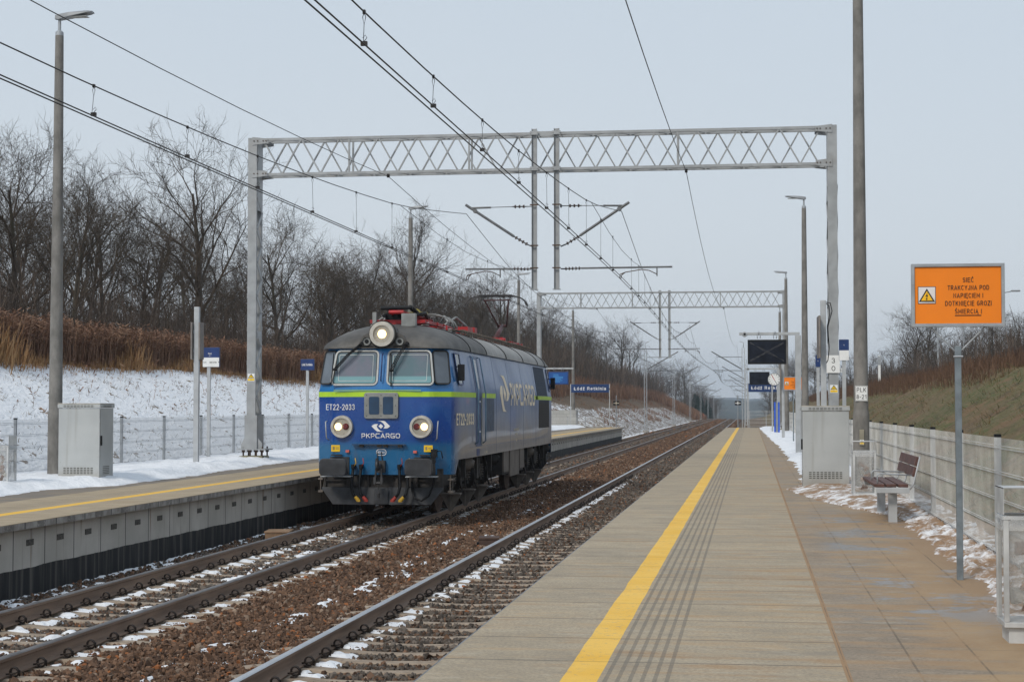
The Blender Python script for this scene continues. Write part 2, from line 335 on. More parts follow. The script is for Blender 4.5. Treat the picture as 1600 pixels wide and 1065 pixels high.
k = GREYP.mix(n.ramp(.3, .7), (.39, .41, .415), (.46, .48, .48)); k = GREYP.mix(stk.ramp(.52, .75)*.35, k, (.26, .25, .22)); k = GREYP.mix((az+(n-.5)*.4).ramp(.38, .0)*.55, k, (.27, .235, .185)); k = GREYP.mix(GREYP.noise(30, 3).ramp(.66, .72)*.4, k, (.2, .18, .15)); GREYP.color(k); GREYP = GREYP.m
GREYD = simple('vent_dark', (.10, .10, .09), .8)
ALU = simple('aluminium', (.27, .285, .30), .55, .2, .08, 3, (.4, .38, .35), .15)
BLACK = simple('black_plastic', (.009, .010, .012), .6, 0, .3, spec=.25)
BLK = simple('black_lettering', (.015, .015, .015), .6)
WHT = simple('white_lettering', (.80, .80, .80), .6, 0, .04)
CREAM = simple('cream_lettering', (.86, .74, .56), .7, 0, .06, 6, (.5, .45, .38), .3)
NAVY = simple('navy_enamel', (.007, .035, .13), .35, 0, .12, 1.5)
NAVYS = simple('blue_sign_side', (.008, .032, .13), .4)
ORNG = simple('orange_sheet', (.88, .225, .002), .6, 0, .04, 2, (.7, .2, .02), .3)
YELL = simple('yellow_label', (.85, .55, .01), .5, 0, .06)
WPLT = simple('white_plate', (.78, .79, .78), .5, 0, .05, 3, (.5, .48, .45), .3)
WOODB = simple('brown_wood', (.10, .045, .035), .6, 0, .35, 6, (.05, .02, .02), .4, .002, 80)
RUST = simple('rusty_steel', (.085, .052, .036), .8, .1, .3, 9, (.04, .025, .018), .5, .002, 70)
RAILS = M('rail_side', .75); RAILS.pos(); n = RAILS.noise(3, 5, RAILS.scaled(1, .25, 4)); n2 = RAILS.noise(30, 3)
RAILS.color(RAILS.mix(n.ramp(.3, .7), (.15, .098, .068), (.25, .172, .122))); RAILS.bump(n2, .002); RAILS = RAILS.m
RAILT = simple('rail_top_polished', (.50, .515, .54), .38, .6, .06, 3)
RAILR = simple('rail_top_dull', (.16, .145, .14), .4, .6, .25, 3)
CLIPM = simple('clip_steel', (.035, .026, .022), .55, .5, .3, 15)
SLEEP = M('sleeper_concrete', .85); SLEEP.pos(); n = SLEEP.noise(5, 6); k = SLEEP.mix(n.ramp(.3, .7), (.27, .21, .155), (.42, .34, .26))
k = SLEEP.mix(SLEEP.noise(18, 4).ramp(.52, .72)*.7, k, (.13, .085, .06)); k = SLEEP.mix(SLEEP.rand()*.3, k, (.22, .16, .11)); SLEEP.color(k); SLEEP.bump(SLEEP.noise(60, 3), .004); SLEEP = SLEEP.m
WIRE = simple('wire_dark_copper', (.030, .027, .026), .5, .6, .2)
INSUL = simple('brown_insulator', (.055, .035, .03), .25, 0, .3)
WIREL = simple('wire_grey_steel', (.10, .105, .11), .5, .4)
GLASSD = M('dark_screen', .2, 0, .2); GLASSD.pos(False); GLASSD.color(GLASSD.mix(GLASSD.noise(3, 3).ramp(.3, .7), (.006, .008, .014), (.014, .018, .030))); GLASSD = GLASSD.m
def clear(name, col=(.9, .93, .93), rough=.05, alpha=.35):
    m = M(name, rough); m.pos(False); m.color(m.mix(m.noise(2.2, 4).ramp(.35, .7), col, tuple(v*.8 for v in col)))
    n = m.noise(3.1, 5, rough=.6); m.link(n*.5+(alpha-.2), 'Alpha'); return m.m
BINGL = clear('scuffed_bin_panel', (.42, .42, .40), .15, .10)
BAG = clear('thin_plastic_bag', (.75, .76, .76), .35, .26)
TRASH = simple('crumpled_litter', (.20, .09, .05), .8, 0, .5, 12)
BARK = M('bark', .9); BARK.pos(); n = BARK.noise(2.5, 4, BARK.scaled(1, 1, .3)); r_ = BARK.rand()
k = BARK.mix(n.ramp(.3, .7), (.022, .018, .013), (.065, .053, .038)); k = BARK.mix(BARK.noise(.8, 2).ramp(.5, .7)*.5, k, (.055, .058, .028)); k = BARK.mix(r_*.35, k, (.10, .075, .06)); BARK.color(k); BARK = BARK.m
TWIG = M('twigs', .9); TWIG.pos(); r_ = TWIG.rand(); k = TWIG.mix(TWIG.noise(.6, 3).ramp(.35, .65), (.034, .027, .019), (.082, .062, .042)); k = TWIG.mix(r_*.4, k, (.075, .050, .033)); TWIG.color(k); TWIG = TWIG.m
TWIGB = M('brush_twigs', .95); TWIGB.pos(); k = TWIGB.mix(TWIGB.noise(.25, 4).ramp(.35, .65), (.085, .065, .055), (.15, .115, .09)); TWIGB.color(k); TWIGB = TWIGB.m
CONIF = simple('conifer_needles', (.02, .045, .03), .8, 0, .3, 1)
def attrmat(name, rough=.9, tr=0):
    m = M(name, rough); m.color(m.attr('col', 'Color')); m.b.inputs['Specular IOR Level'].default_value = .2; return m.m
STALK = attrmat('dry_stalks'); 

# ================================================================== setting
def drop(Y): return -np.minimum(np.maximum(Y-330., 0)**2*.00012, 7.)
def foot(Y):                                  # foot of the left bank moves in beyond the platform end
    return -15.6+5.0*sstep(127, 137, Y)
def hgt(X, Y):
    X = np.asarray(X, float); Y = np.asarray(Y, float)
    b = -.30+np.zeros_like(X+Y)
    f = foot(Y); z0 = .45-.75*sstep(127, 137, Y); top = 3.62+.5*sstep(120, 200, Y)-.35*(N1(Y*.03, Y*0+3)-.5)
    cr = -21.6+1.5*sstep(127, 150, Y)+.9*(N2(Y*.08, Y*0)-.5)
    t = np.clip((X-f)/(cr-f), 0, 1); L_ = z0+(top-z0)*(t*(1.22-.22*t))+np.where(X < cr, (cr-X)*.02, 0)
    L_ = L_+(.10*(N1.fbm(X*.5, Y*.35)-.5)+.05*(N2(X*2, Y*2)-.5))*sstep(0, .1, t)
    b = np.where(X < f, L_, b)
    # right bank
    fr = 3.0+0*Y; cr2 = 8.2+.5*(N3(Y*.07, Y*0)-.5); t = np.clip((X-fr)/(cr2-fr), 0, 1)
    Rr = .35+(3.50-.35)*(t*(1.18-.18*t))+np.where(X > cr2, (X-cr2)*.012, 0)+(.22*(N3.fbm(X*.6, Y*.3)-.5)+.22*(N1.fbm(X*1.9, Y*1.3)-.5))*sstep(0, .1, t)
    b = np.where(X > fr, Rr, b)
    g = sstep(-2.0, 3.0, X); b = np.where((X > -2) & (X <= fr), -.30+g*.65, b)
    far = sstep(900, 2300, Y); b = b*(1-far*.7)+far*(14+16*N1.fbm(X*.0035+3, Y*.0022, 3))*sstep(900, 2600, Y)
    return b+drop(Y)
xs = np.concatenate([np.linspace(-900, -60, 29), np.linspace(-58, -24, 30), np.arange(-23.6, -9.4, .3), np.linspace(-9.3, -1.9, 12), np.linspace(-1, 2.4, 6), np.arange(2.7, 12, .3), np.linspace(12.5, 60, 32), np.linspace(75, 900, 26)])
ys = np.concatenate([np.linspace(-30, 8, 8), np.arange(9, 140, .7), np.linspace(141, 330, 130), np.linspace(335, 900, 80), np.linspace(930, 3600, 50)])
XX, YY = np.meshgrid(xs, ys, indexing='ij'); ZZ = hgt(XX, YY)
f_ = foot(YY); snow = np.where((XX < f_+.3), sstep(-22.4, -21.3, XX)*.86, 0.)
snow = np.where((XX < f_) & (YY > 110), sstep(-22.4+5.6*sstep(128, 160, YY), -19.5+4.5*sstep(128, 160, YY), XX)*(.82-.12*sstep(110, 150, YY)-.6*sstep(290, 400, YY)), snow)
snow = np.where(XX > 2.2, np.maximum(snow, .5*sstep(4.6, 3.0, XX)), snow)
bal = np.where((XX > -9.8) & (XX < -1.0), 1., 0.)*(YY < 900)
green = np.where(XX > 2.2, 1., 0.); wood = np.maximum(sstep(600, 1100, YY), sstep(-26, -32, XX))*1.0
gm = M('ground_cover', .9); gx, gy, gz = gm.pos()
at = gm.attr('col', 'Color'); spn = gm.t.nodes.new('ShaderNodeSeparateColor'); gm.t.links.new(at.k, spn.inputs[0]); mr, mg, mb_ = [S(gm.t, spn.outputs[i]) for i in range(3)]
tuft = gm.noise(1.6, 6, gm.scaled(1, .75, 1.6, (0, 0, .6)), .68); tuft2 = gm.noise(5.5, 4, gm.scaled(1.2, .6, 1.5, (0, 0, .6)), .6)
big = gm.noise(.22, 3); brown = gm.mix(tuft.ramp(.3, .7), (.075, .048, .028), (.17, .115, .065))
gr = gm.mix(big.ramp(.36, .58), (.13, .085, .036), (.085, .098, .024)); gr = gm.mix(tuft2.ramp(.38, .68)*.6, gr, (.18, .115, .055)); gr = gm.mix(tuft.ramp(.50, .66)*.75, gr, (.048, .038, .016))
gr = gm.mix(gm.noise(12, 4).ramp(.5, .75)*.5, gr, (.06, .045, .022)); gr = gm.mix(gm.noise(2.6, 5, gm.scaled(1, .8, 1.3), .7).ramp(.52, .62)*.6, gr, (.21, .14, .07)); earth = gm.mix(gm.noise(.6, 5, None, .65).ramp(.52, .64)*.7, gr, (.19, .105, .055))
base = gm.mix(mg, brown, earth)
ballc = gm.mix(gm.noise(9, 5).ramp(.3, .7), (.030, .020, .015), (.10, .062, .042))
base = gm.mix(mb_, base, ballc)
thr = (tuft*.55+tuft2*.45)
sn = (thr-mr*.665+.0).ramp(.025, .0)*mr.gt(.02)
base = gm.mix(sn, base, gm.mix(big, (.86, .88, .91), (.80, .83, .87)))
fw = gy.ramp(600, 1200); base = gm.mix(fw, base, gm.mix(gm.noise(.01, 4).ramp(.35, .65), (.018, .03, .025), (.05, .055, .045)))
gm.color(base); gm.bump(tuft2+tuft+gm.noise(14, 3)*.5, .10, .8)
gco = np.stack([XX.ravel(), YY.ravel(), ZZ.ravel()], 1); gat = np.stack([snow.ravel(), green.ravel(), bal.ravel()], 1)
ground = npmesh('ground', gco, grid_faces(len(xs), len(ys)), gm.m, True, {'col': gat}); tag(ground, kind='structure')

# ---------------- ballast bed (fine sheet) with far snow streaks
bm_ = M('ballast_far', .95); bx, by, bz = bm_.pos()
vo = bm_.voro(17, bm_.scaled(1, 1, 1)); vc = bm_.t.nodes.new('ShaderNodeTexVoronoi'); vc.inputs['Scale'].default_value = 17; bm_.t.links.new(bm_.vec.k, vc.inputs[0])
cs = bm_.t.nodes.new('ShaderNodeSeparateColor'); bm_.t.links.new(vc.outputs['Color'], cs.inputs[0]); cr_ = S(bm_.t, cs.outputs[0])
k = bm_.mix(cr_, (.028, .019, .014), (.115, .068, .046)); intr = (bx+3.48).abs().lt(.70).max((bx+7.46).abs().lt(.70)); k = bm_.mix(intr*.6, k, (.05, .04, .034))
k = bm_.mix((vo*1.0).ramp(.25, .75)*.6, k, (.02, .015, .012))
def strip(c, wd): return ((bx-c).abs()/wd).ramp(1, .2)
nz = bm_.noise(3.5, 5, bm_.scaled(1, .6, 1), .7)
st = strip(-4.02, .22).max(strip(-6.50, .26)).max(strip(-5.35, .30)*.75).max(strip(-8.05, .25)*.7).max(strip(-7.75, .5)*.5).max(strip(-9.0, .5)*.7).max(strip(-2.6, .2)*.5)
snw = (nz+st*.25).ramp(.66, .74)*by.ramp(24, 50)*.8
k = bm_.mix(snw, k, (.78, .80, .84)); bm_.color(k); bm_.bump(vo.inv(), .04)
bxs = np.linspace(-9.40, -1.86, 40); bys = np.concatenate([np.arange(2, 130, .5), np.linspace(130, 420, 200)])
BX, BY = np.meshgrid(bxs, bys, indexing='ij'); BZ = -.235+.05*(N2.fbm(BX*1.2, BY*.8)-.5)+drop(BY)+np.where(abs(BX+5.47) < .9, .015, 0)
BZ = BZ-np.where(BX > -2.0, .02, 0)
tag(npmesh('ballast', np.stack([BX.ravel(), BY.ravel(), BZ.ravel()], 1), grid_faces(len(bxs), len(bys)), bm_.m, True), kind='structure')
TRK = (-7.46, -3.48)
SL0, SLP = 7.2, .6                            # first sleeper and pitch
def frac_sleeper(Y, c): return np.abs(((Y-SL0-(.2 if c < -5 else 0))/SLP+.5) % 1-.5)*SLP    # distance to the nearest sleeper axis
# ---------------- loose stones of the ballast
def hullstone(seed):
    r = np.random.default_rng(seed); bm = bmesh.new()
    for i in range(10):
        v = r.normal(size=3); v /= np.linalg.norm(v); v *= (.5, .38, .30)*(1+.25*r.random(3)); bm.verts.new(v)
    res = bmesh.ops.convex_hull(bm, input=bm.verts); bmesh.ops.delete(bm, geom=[e for e in res['geom_interior'] if isinstance(e, bmesh.types.BMVert)], context='VERTS')
    bmesh.ops.triangulate(bm, faces=bm.faces); bm.verts.index_update()
    V_ = np.array([v.co[:] for v in bm.verts]); F_ = np.array([[v.index for v in f.verts] for f in bm.faces]); bm.free(); return V_, F_
protos = [hullstone(i) for i in range(6)]
def stones(n, y0, y1, smin, smax, seed):
    r = np.random.default_rng(seed); x = r.uniform(-9.3, -1.95, n); y = r.uniform(y0, y1, n)
    keep = np.ones(n, bool)
    for c in TRK:
        dx = abs(x-c); ds = frac_sleeper(y, c)
        keep &= ~((dx < 1.26) & (ds < .105+.03*r.random(n)*0))
        keep &= ~((abs(dx-.7535) < .10))
    # snow lies thick beside some rails: thin the stones out there
    sm = snowmask(x, y); keep &= r.random(n) > (sm-.62)*1.6
    x, y = x[keep], y[keep]; n = len(x); s = r.uniform(smin, smax, n)*(1+.5*(r.random(n) > .93))
    z = -.235+.05*(N2.fbm(x*1.2, y*.8)-.5)+np.where(abs(x+5.47) < .9, .015, 0)+s*.22+r.random(n)*.018
    inn = np.minimum(abs(x-TRK[0]), abs(x-TRK[1])) < .7
    z -= np.where(inn, .012, 0)
    t = r.random(n)[:, None]; c1 = np.array([.070, .044, .031]); c2 = np.array([.205, .122, .078]); c3 = np.array([.27, .20, .15])
    col = c1+(c2-c1)*t**1.3; h = r.random(n); col[h > .93] = c3*(.7+.5*r.random((np.sum(h > .93), 1))); col[h < .03] = (.30, .12, .05)
    grey = np.array([.062, .052, .045])+np.array([.105, .090, .075])*r.random((n, 1)); g = np.where(inn & (r.random(n) < .72), 1., 0.)
    g = np.where((x < -8.5) & (r.random(n) < .5), 1, g); col = np.where(g[:, None] > 0, grey, col)
    a, b, c = (r.random((3, n))*2*np.pi); ca, sa, cb, sb, cc, s_ = np.cos(a), np.sin(a), np.cos(b*.25), np.sin(b*.25), np.cos(c), np.sin(c)
    Rm = np.empty((n, 3, 3)); Rm[:, 0] = np.stack([ca*cb, ca*sb*s_-sa*cc, ca*sb*cc+sa*s_], 1); Rm[:, 1] = np.stack([sa*cb, sa*sb*s_+ca*cc, sa*sb*cc-ca*s_], 1); Rm[:, 2] = np.stack([-sb, cb*s_, cb*cc], 1)
    vs, fs, cs_, off = [], [], [], 0; pk = r.integers(0, len(protos), n)
    for p, (V_, F_) in enumerate(protos):
        i = np.where(pk == p)[0]; m = len(i); nv = len(V_)
        P = np.einsum('nij,vj->nvi', Rm[i], V_)*s[i][:, None, None]+np.stack([x[i], y[i], z[i]], 1)[:, None, :]
        vs.append(P.reshape(-1, 3)); fs.append((F_[None]+(np.arange(m)*nv)[:, None, None]).reshape(-1, 3)+off); cs_.append(np.repeat(col[i], nv, 0)); off += m*nv
    return np.concatenate(vs), np.concatenate(fs), np.concatenate(cs_)
def snowmask(x, y):
    m = np.zeros_like(x); n = N1.fbm(x*2.2, y*1.3); nn = N3.fbm(x*5, y*5, 3)
    def st(c, wd, a, th): return a*np.clip(1-abs(x-c)/wd, 0, 1)*sstep(th, th+.12, n*.55+nn*.45)
    for c in TRK:
        gap = sstep(.09, .16, frac_sleeper(y, c)+.03*(nn-.5)); wob = .10*(nn-.5)
        m = np.maximum(m, st(c-.7535+.21+wob, .21, 1.8, .31)*gap)     # inner side of left rail, between the sleepers
        if c < -5: m = np.maximum(m, st(c+.7535+.22+wob, .27, 1.9, .31)*(.35+.65*gap)); m = np.maximum(m, st(c+.1, .6, 1.1, .49)*gap); m = np.maximum(m, st(c-.7535-.24, .2, 1.2, .47))
        else: m = np.maximum(m, st(c+.7535-.25, .20, .8, .5)*gap)
    m = np.maximum(m, st(-5.38+.12*np.sin(y*.35)+.25*(nn-.5), .17, 1.9, .43)); m = np.maximum(m, st(-8.95, .5, 1.2, .46)); m = np.maximum(m, st(-9.3, .14, 1.2, .3)); m = np.maximum(m, st(-5.0, 1.0, 1.1, .54))
    return np.clip(m, 0, 1)
V1, F1, C1 = stones(76000, 7.5, 24, .045, .075, 1); V2, F2, C2 = stones(62000, 24, 52, .055, .085, 2); V3, F3, C3 = stones(62000, 52, 135, .09, .14, 3); V4, F4, C4 = stones(52000, 133, 332, .16, .24, 4)
stn = attrmat('stone', .95)
tag(npmesh('ballast_stones', np.concatenate([V1, V2, V3, V4]), np.concatenate([F1, F2+len(V1), F3+len(V1)+len(V2), F4+len(V1)+len(V2)+len(V3)]), stn, False, {'col': np.concatenate([C1, C2, C3, C4])}), 'rust brown crushed stones of the track bed', 'ballast', None, 'stuff')
# ---------------- snow caught in the track
sxs = np.arange(-9.34, -1.9, .045); sys_ = np.concatenate([np.arange(7.5, 26, .045), np.arange(26, 60, .09)])
SX, SY = np.meshgrid(sxs, sys_, indexing='ij'); sm = snowmask(SX, SY)
SZ = -.262+.070*sm+.085*(N3.fbm(SX*8, SY*8, 4)-.5)*(sm > .02)
for c in TRK: SZ = np.where((abs(abs(SX-c)-.7535) < .085), -.35, SZ); SZ = np.where((abs(SX-c) < 1.2) & (frac_sleeper(SY, c) < .11) & (sm < .95), np.minimum(SZ, -.20), SZ)
tag(npmesh('track_snow', np.stack([SX.ravel(), SY.ravel(), SZ.ravel()], 1), grid_faces(len(sxs), len(sys_)), SNOW, True), 'thin white snow lying among the ballast stones beside the rails', 'snow', None, 'stuff')

# ---------------- sleepers with their coiled clips
def sleeper_mesh():
    m = MB(); pts = [(-1.3, -.195, .105), (-1.15, -.178, .115), (-.75, -.176, .115), (-.35, -.205, .095), (0, -.212, .09), (.35, -.205, .095), (.75, -.176, .115), (1.15, -.178, .115), (1.3, -.195, .105)]
    vs = []
    for x, z, hw in pts: vs += [(x, -hw-.03, z-.12), (x, -hw, z-.008), (x, -hw+.012, z), (x, hw-.012, z), (x, hw, z-.008), (x, hw+.03, z-.12)]
    fs = [(i*6+k, i*6+k+1, (i+1)*6+k+1, (i+1)*6+k) for i in range(len(pts)-1) for k in range(5)]; fs += [tuple(range(6)), tuple(reversed(range(48, 54)))]
    return m.add(vs, fs)
def clip_mesh(sd_):
    m = MB(); pts = []                          # a coil lying along the track plus its toe on the rail foot
    for i in range(24):
        a = i/23*4*math.pi*1.02; pts.append((sd_*(.118+.040*math.cos(a)), -.022+.044*i/23, -.124+.040*math.sin(a)))
    m.tube([(sd_*.060, -.05, -.140), (sd_*.13, -.05, -.130)]+pts+[(sd_*.15, .04, -.168)], .0085, 6)
    m.box(sd_*.105-.022, sd_*.105+.022, -.05, .05, -.20, -.168); return m
sl0 = None; nsl = 0; slc = {}
clipR = clip_mesh(1).build('clip', CLIPM).data; clipL = clip_mesh(-1).build('clip', CLIPM).data
for o in list(bpy.data.objects):
    if o.name.startswith('clip'): bpy.data.objects.remove(o)
slm = sleeper_mesh().build('sleeper', SLEEP); slm_d = slm.data; bpy.data.objects.remove(slm)
for ti, c in enumerate(TRK):
    for i in range(150):
        y = SL0+i*SLP+(.2 if ti == 0 else 0)
        if ti == 0 and y < 11: y += 90
        o = bpy.data.objects.new('sleeper', slm_d); COL.objects.link(o); o.location = (c+rnd.uniform(-.03, .03), y, drop(y)+rnd.uniform(-.006, .004)); o.rotation_euler = (0, 0, rnd.uniform(-.006, .006))
        if ti == 0: tag(o, 'tan concrete sleeper of the left track that carries the locomotive', 'sleeper', 'sleepers under the left track')
        else: tag(o, 'tan concrete sleeper of the track right beside the platform edge', 'sleeper', 'sleepers under the right track')
        if y < 60:
            for rs in (-1, 1):
                for me in ((clipR, clipL) if y < 38 else (clipR,)):
                    k_ = bpy.data.objects.new('clip', me); COL.objects.link(k_); k_.parent = o; k_.location = (rs*.7535, 0, 0)
m = MB()
for ti, c in enumerate(TRK):
    y = SL0+150*SLP+(6.8 if ti == 0 else 0)
    while y < 360: m.box(c-1.3, c+1.3, y-.11, y+.11, -.28+float(drop(y)), -.185+float(drop(y))); y += SLP
tag(m.build('distant_sleepers', SLEEP), 'far sleepers merging toward the vanishing point', 'sleepers', None, 'stuff')
# ---------------- rails
prof = [(-.075, -.172), (.075, -.172), (.075, -.160), (.014, -.142), (.0085, -.12), (.0085, -.055), (.034, -.040), (.036, -.012), (.026, -.001), (-.026, -.001), (-.036, -.012), (-.034, -.040), (-.0085, -.055), (-.0085, -.12), (-.014, -.142), (-.075, -.160)]
ry = [4, 20, 60, 120, 200, 330, 345, 360, 375, 390, 410, 440]
for c, lab, tm in ((-7.46-.7535, 'rusty rail under the left wheels of the locomotive, farthest from camera', RAILR), (-7.46+.7535, 'rusty rail under the near wheels of the locomotive', RAILR),
                   (-3.48-.7535, 'shiny topped rail of the empty track, seen in full between ballast and platform', RAILT), (-3.48+.7535, 'rail mostly hidden below the edge of the near platform', RAILT)):
    m = MB(); vs = [(x+c, y, z+float(drop(y))) for y in ry for x, z in prof]; n = len(prof)
    for j in range(len(ry)-1):
        for i in range(n):
            m.cur = 1 if i in (7, 8, 9) else 0
            m.add([vs[j*n+i], vs[j*n+(i+1) % n], vs[(j+1)*n+(i+1) % n], vs[(j+1)*n+i]], [(0, 1, 2, 3)], False)
    tag(m.build('rail', [RAILS, tm]), lab, 'rail', 'rails')
# track equipment boxes
for nm, lab, x, y, sx, sy, h, mat_ in (('trackside_box', 'small tan box lying between far rail and platform wall', -8.72, 30.8, .22, .30, .14, 'a'), ('trackside_box', 'small rusty box in the ballast beside the shiny rail', -4.62, 29.9, .17, .22, .13, 'b')):
    mm = simple('box_'+mat_, (.27, .17, .10) if mat_ == 'a' else (.075, .045, .035), .8, 0, .25, 6, (.05, .03, .02), .5)
    t = thing(nm, lab, 'box', (x, y, -.21), R(8)); MB().box(-sx, sx, -sy, sy, 0, h).build('housing', mm, t, .012); MB().box(-sx-.015, sx+.015, -sy-.015, sy+.015, h, h+.035).build('lid', mm, t, .008)
    MB().box(-sx-.05, -sx-.002, -sy*.5, sy*.5, 0, h*.5).cyl((sx*.5, -sy-.02, h*.5), (sx*.5, -sy-.35, -.02), .02, n=8).build('cable', BLACK, t)
# ================================================================== platforms
PT = .76
def joint(v, off, pitch, wd): return (((v-off)/pitch).frac()-.5).abs().gt(.5-wd/pitch/2)
pm = M('platform_paving', .8); px, py, pz = pm.pos()
fine = pm.noise(45, 4, rough=.7); med = pm.noise(2.0, 5, rough=.65); strk = pm.noise(1.1, 5, pm.scaled(.5, 5, 1), .6); bigp = pm.noise(.35, 3)
slabid = pm.t.nodes.new('ShaderNodeTexWhiteNoise'); slabid.noise_dimensions = '1D'; pm.t.links.new(py.floor().k, slabid.inputs['W']); sid = S(pm.t, slabid.outputs[0])
edgec = pm.mix(med.ramp(.3, .7), (.385, .31, .21), (.50, .41, .285)); edgec = pm.mix(sid*.45, edgec, (.32, .27, .20))
edgec = pm.mix(fine.ramp(.40, .62)*.45, edgec, (.16, .145, .125))
pid = pm.t.nodes.new('ShaderNodeTexWhiteNoise'); pid.noise_dimensions = '2D'; cmb = pm.t.nodes.new('ShaderNodeCombineXYZ')
pm.t.links.new(((px-.53)/.4).floor().k, cmb.inputs[0]); pm.t.links.new((py/1.2).floor().k, cmb.inputs[1]); pm.t.links.new(cmb.outputs[0], pid.inputs['Vector']); pi_ = S(pm.t, pid.outputs[0])
pavc = pm.mix(med.ramp(.3, .7), (.28, .215, .15), (.385, .305, .22)); pavc = pm.mix(pi_*.45, pavc, (.31, .27, .215)); pavc = pm.mix(fine.ramp(.40, .62)*.45, pavc, (.12, .095, .07))
inpav = px.gt(.53); base = pm.mix(inpav, edgec, pavc)
base = pm.mix((pm.noise(3.2, 6, pm.scaled(.7, 2.2, 1), .72)).ramp(.53, .66)*.5*px.lt(.53), base, (.46, .33, .19)); base = pm.mix((pm.noise(1.7, 5, pm.scaled(1, 1.6, 1), .7)).ramp(.55, .68)*.45, base, (.23, .20, .16)); base = pm.mix(pm.noise(5, 5, pm.scaled(.6, 1.5, 1), .7).ramp(.56, .66)*.3, base, (.50, .45, .36))
# sand: thin drifts everywhere, thick towards the fence close to the camera
sandn = (strk*.6+med*.4); sand = (sandn+px.ramp(.6, 2.1)*.21*py.ramp(34, 14)+px.ramp(-1.5, .8)*.06).ramp(.52, .68)
blotch = pm.noise(.9, 6, rough=.7)
base = pm.mix(sand*(fine.ramp(.3, .6)*.35+.5), base, pm.mix(blotch.ramp(.35, .65), (.32, .195, .095), (.41, .275, .145)))
# patches where the snow melted: damp and slick
wet = (blotch*.6+pm.noise(.55, 3)*.35+pm.noise(7, 4)*.2).ramp(.575, .64)*px.ramp(.6, 1.0)*px.lt(1.95)*py.ramp(26, 22)*py.ramp(11, 13)
base = pm.mix(wet*.7, base, (.15, .15, .155))
soil = px.ramp(1.45, 2.05)*(blotch.ramp(.3, .6)); base = pm.mix(soil*.8, base, pm.mix(fine.ramp(.3, .7), (.17, .10, .055), (.30, .19, .105)))
# joints: dark between slabs, sand filled along the paving
je = joint(py, 0, 1., .024)*px.lt(.53); base = pm.mix(je*.85, base, (.13, .11, .085))
jl = (px-.53).abs().lt(.016); base = pm.mix(jl*.9, base, (.33, .20, .10))
jp = joint(px, .53, .4, .014).max(joint(py, 0, 1.2, .012))*inpav; base = pm.mix(jp*.6, base, pm.mix(med.ramp(.4, .6), (.11, .085, .06), (.33, .21, .11)))
# tactile grooves
gr_ = ((px+.81)/.067).frac().lt(.36)*px.between(-.815, -.44); rib = ((py/.033).frac().lt(.5))
grv = gr_*(rib*.5+.5)*(joint(py, 0, 1., .05).inv()*.35+.65); base = pm.mix(grv*.62, base, (.10, .095, .085))
# painted line with worn, slightly wavering edge
wob = pm.noise(1.2, 3)*.03+pm.noise(25, 2)*.006; yl = (px+wob).gt(-1.022)*(px+wob*.6).lt(-.828)
worn = pm.noise(22, 5, rough=.8).ramp(.54, .66)*pm.noise(1.1, 4).ramp(.35, .6); base = pm.mix(yl*(worn*.75).inv(), base, pm.mix(med.ramp(.3, .7), (.80, .46, .055), (.86, .54, .11)))
base = pm.mix(je*yl*.5, base, (.35, .22, .05))
spk = pm.voro(11).lt(.05)*pm.noise(2, 2).gt(.5); base = pm.mix(pm.noise(16, 4, rough=.7).ramp(.62, .72)*.35, base, (.11, .08, .055)); base = pm.mix(spk*.7, base, (.06, .035, .02))
pm.color(base); pm.link((wet*-.55)+.85, 'Roughness')
ribs = ((py/.033).frac()-.5).abs()*px.lt(.53)*.4
pm.bump(ribs+fine*.3-grv*.8-je*1.2-jp*.8-jl, .005, .7)
EDG = simple('platform_edge_strip', (.16, .175, .19), .7)
def slab(name, x0, x1, y0, y1, mat_, nseg):
    m = MB(); m.box(x0, x1, y0, y1, .67, PT); o = m.build(name, [mat_]); return tag(o, kind='structure')
pl = slab('platform', -1.82, 3.0, 3, 125.3, pm.m, 1)
tag(MB().box(-1.835, -1.82, 3, 125.3, .60, PT-.004).build('platform_edge', EDG), kind='structure')
WALLC = M('platform_wall', .85); wx, wy, wz = WALLC.pos(); n = WALLC.noise(1.5, 5); st_ = WALLC.noise(6, 4, WALLC.scaled(1, 1, .06))
wn = WALLC.t.nodes.new('ShaderNodeTexWhiteNoise'); wn.noise_dimensions = '1D'; WALLC.t.links.new(wy.floor().k, wn.inputs['W']); wid = S(WALLC.t, wn.outputs[0])
k = WALLC.mix(n.ramp(.3, .7), (.42, .40, .36), (.55, .525, .48)); k = WALLC.mix(wid*.45, k, (.32, .305, .275)); k = WALLC.mix(st_.ramp(.56, .72)*.7, k, (.17, .14, .11)); k = WALLC.mix(st_.ramp(.62, .72)*n.ramp(.4, .6)*.4, k, (.35, .22, .10))
jw = joint(wy, 0, 1., .022); k = WALLC.mix(jw, k, (.03, .03, .03))
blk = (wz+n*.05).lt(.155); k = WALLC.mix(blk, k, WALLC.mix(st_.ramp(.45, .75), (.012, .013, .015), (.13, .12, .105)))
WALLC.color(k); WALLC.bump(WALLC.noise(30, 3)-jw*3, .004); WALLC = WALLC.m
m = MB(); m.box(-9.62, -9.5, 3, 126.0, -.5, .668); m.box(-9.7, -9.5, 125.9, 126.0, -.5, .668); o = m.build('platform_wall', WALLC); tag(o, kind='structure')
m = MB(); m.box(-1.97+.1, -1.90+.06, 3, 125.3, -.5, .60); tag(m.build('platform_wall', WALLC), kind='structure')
m = MB()
for i in range(4, 126): m.box(-9.502, -9.490, i+.40, i+.62, .42, .50)
tag(m.build('platform_wall_slots', simple('slot', (.09, .085, .075), .9, 0, .4, 30)), kind='structure')
pm2 = M('far_platform_paving', .8); px, py, pz = pm2.pos(); med = pm2.noise(2.0, 5, rough=.65); fine = pm2.noise(50, 3); strk = pm2.noise(1.1, 5, pm2.scaled(.5, 3, 1))
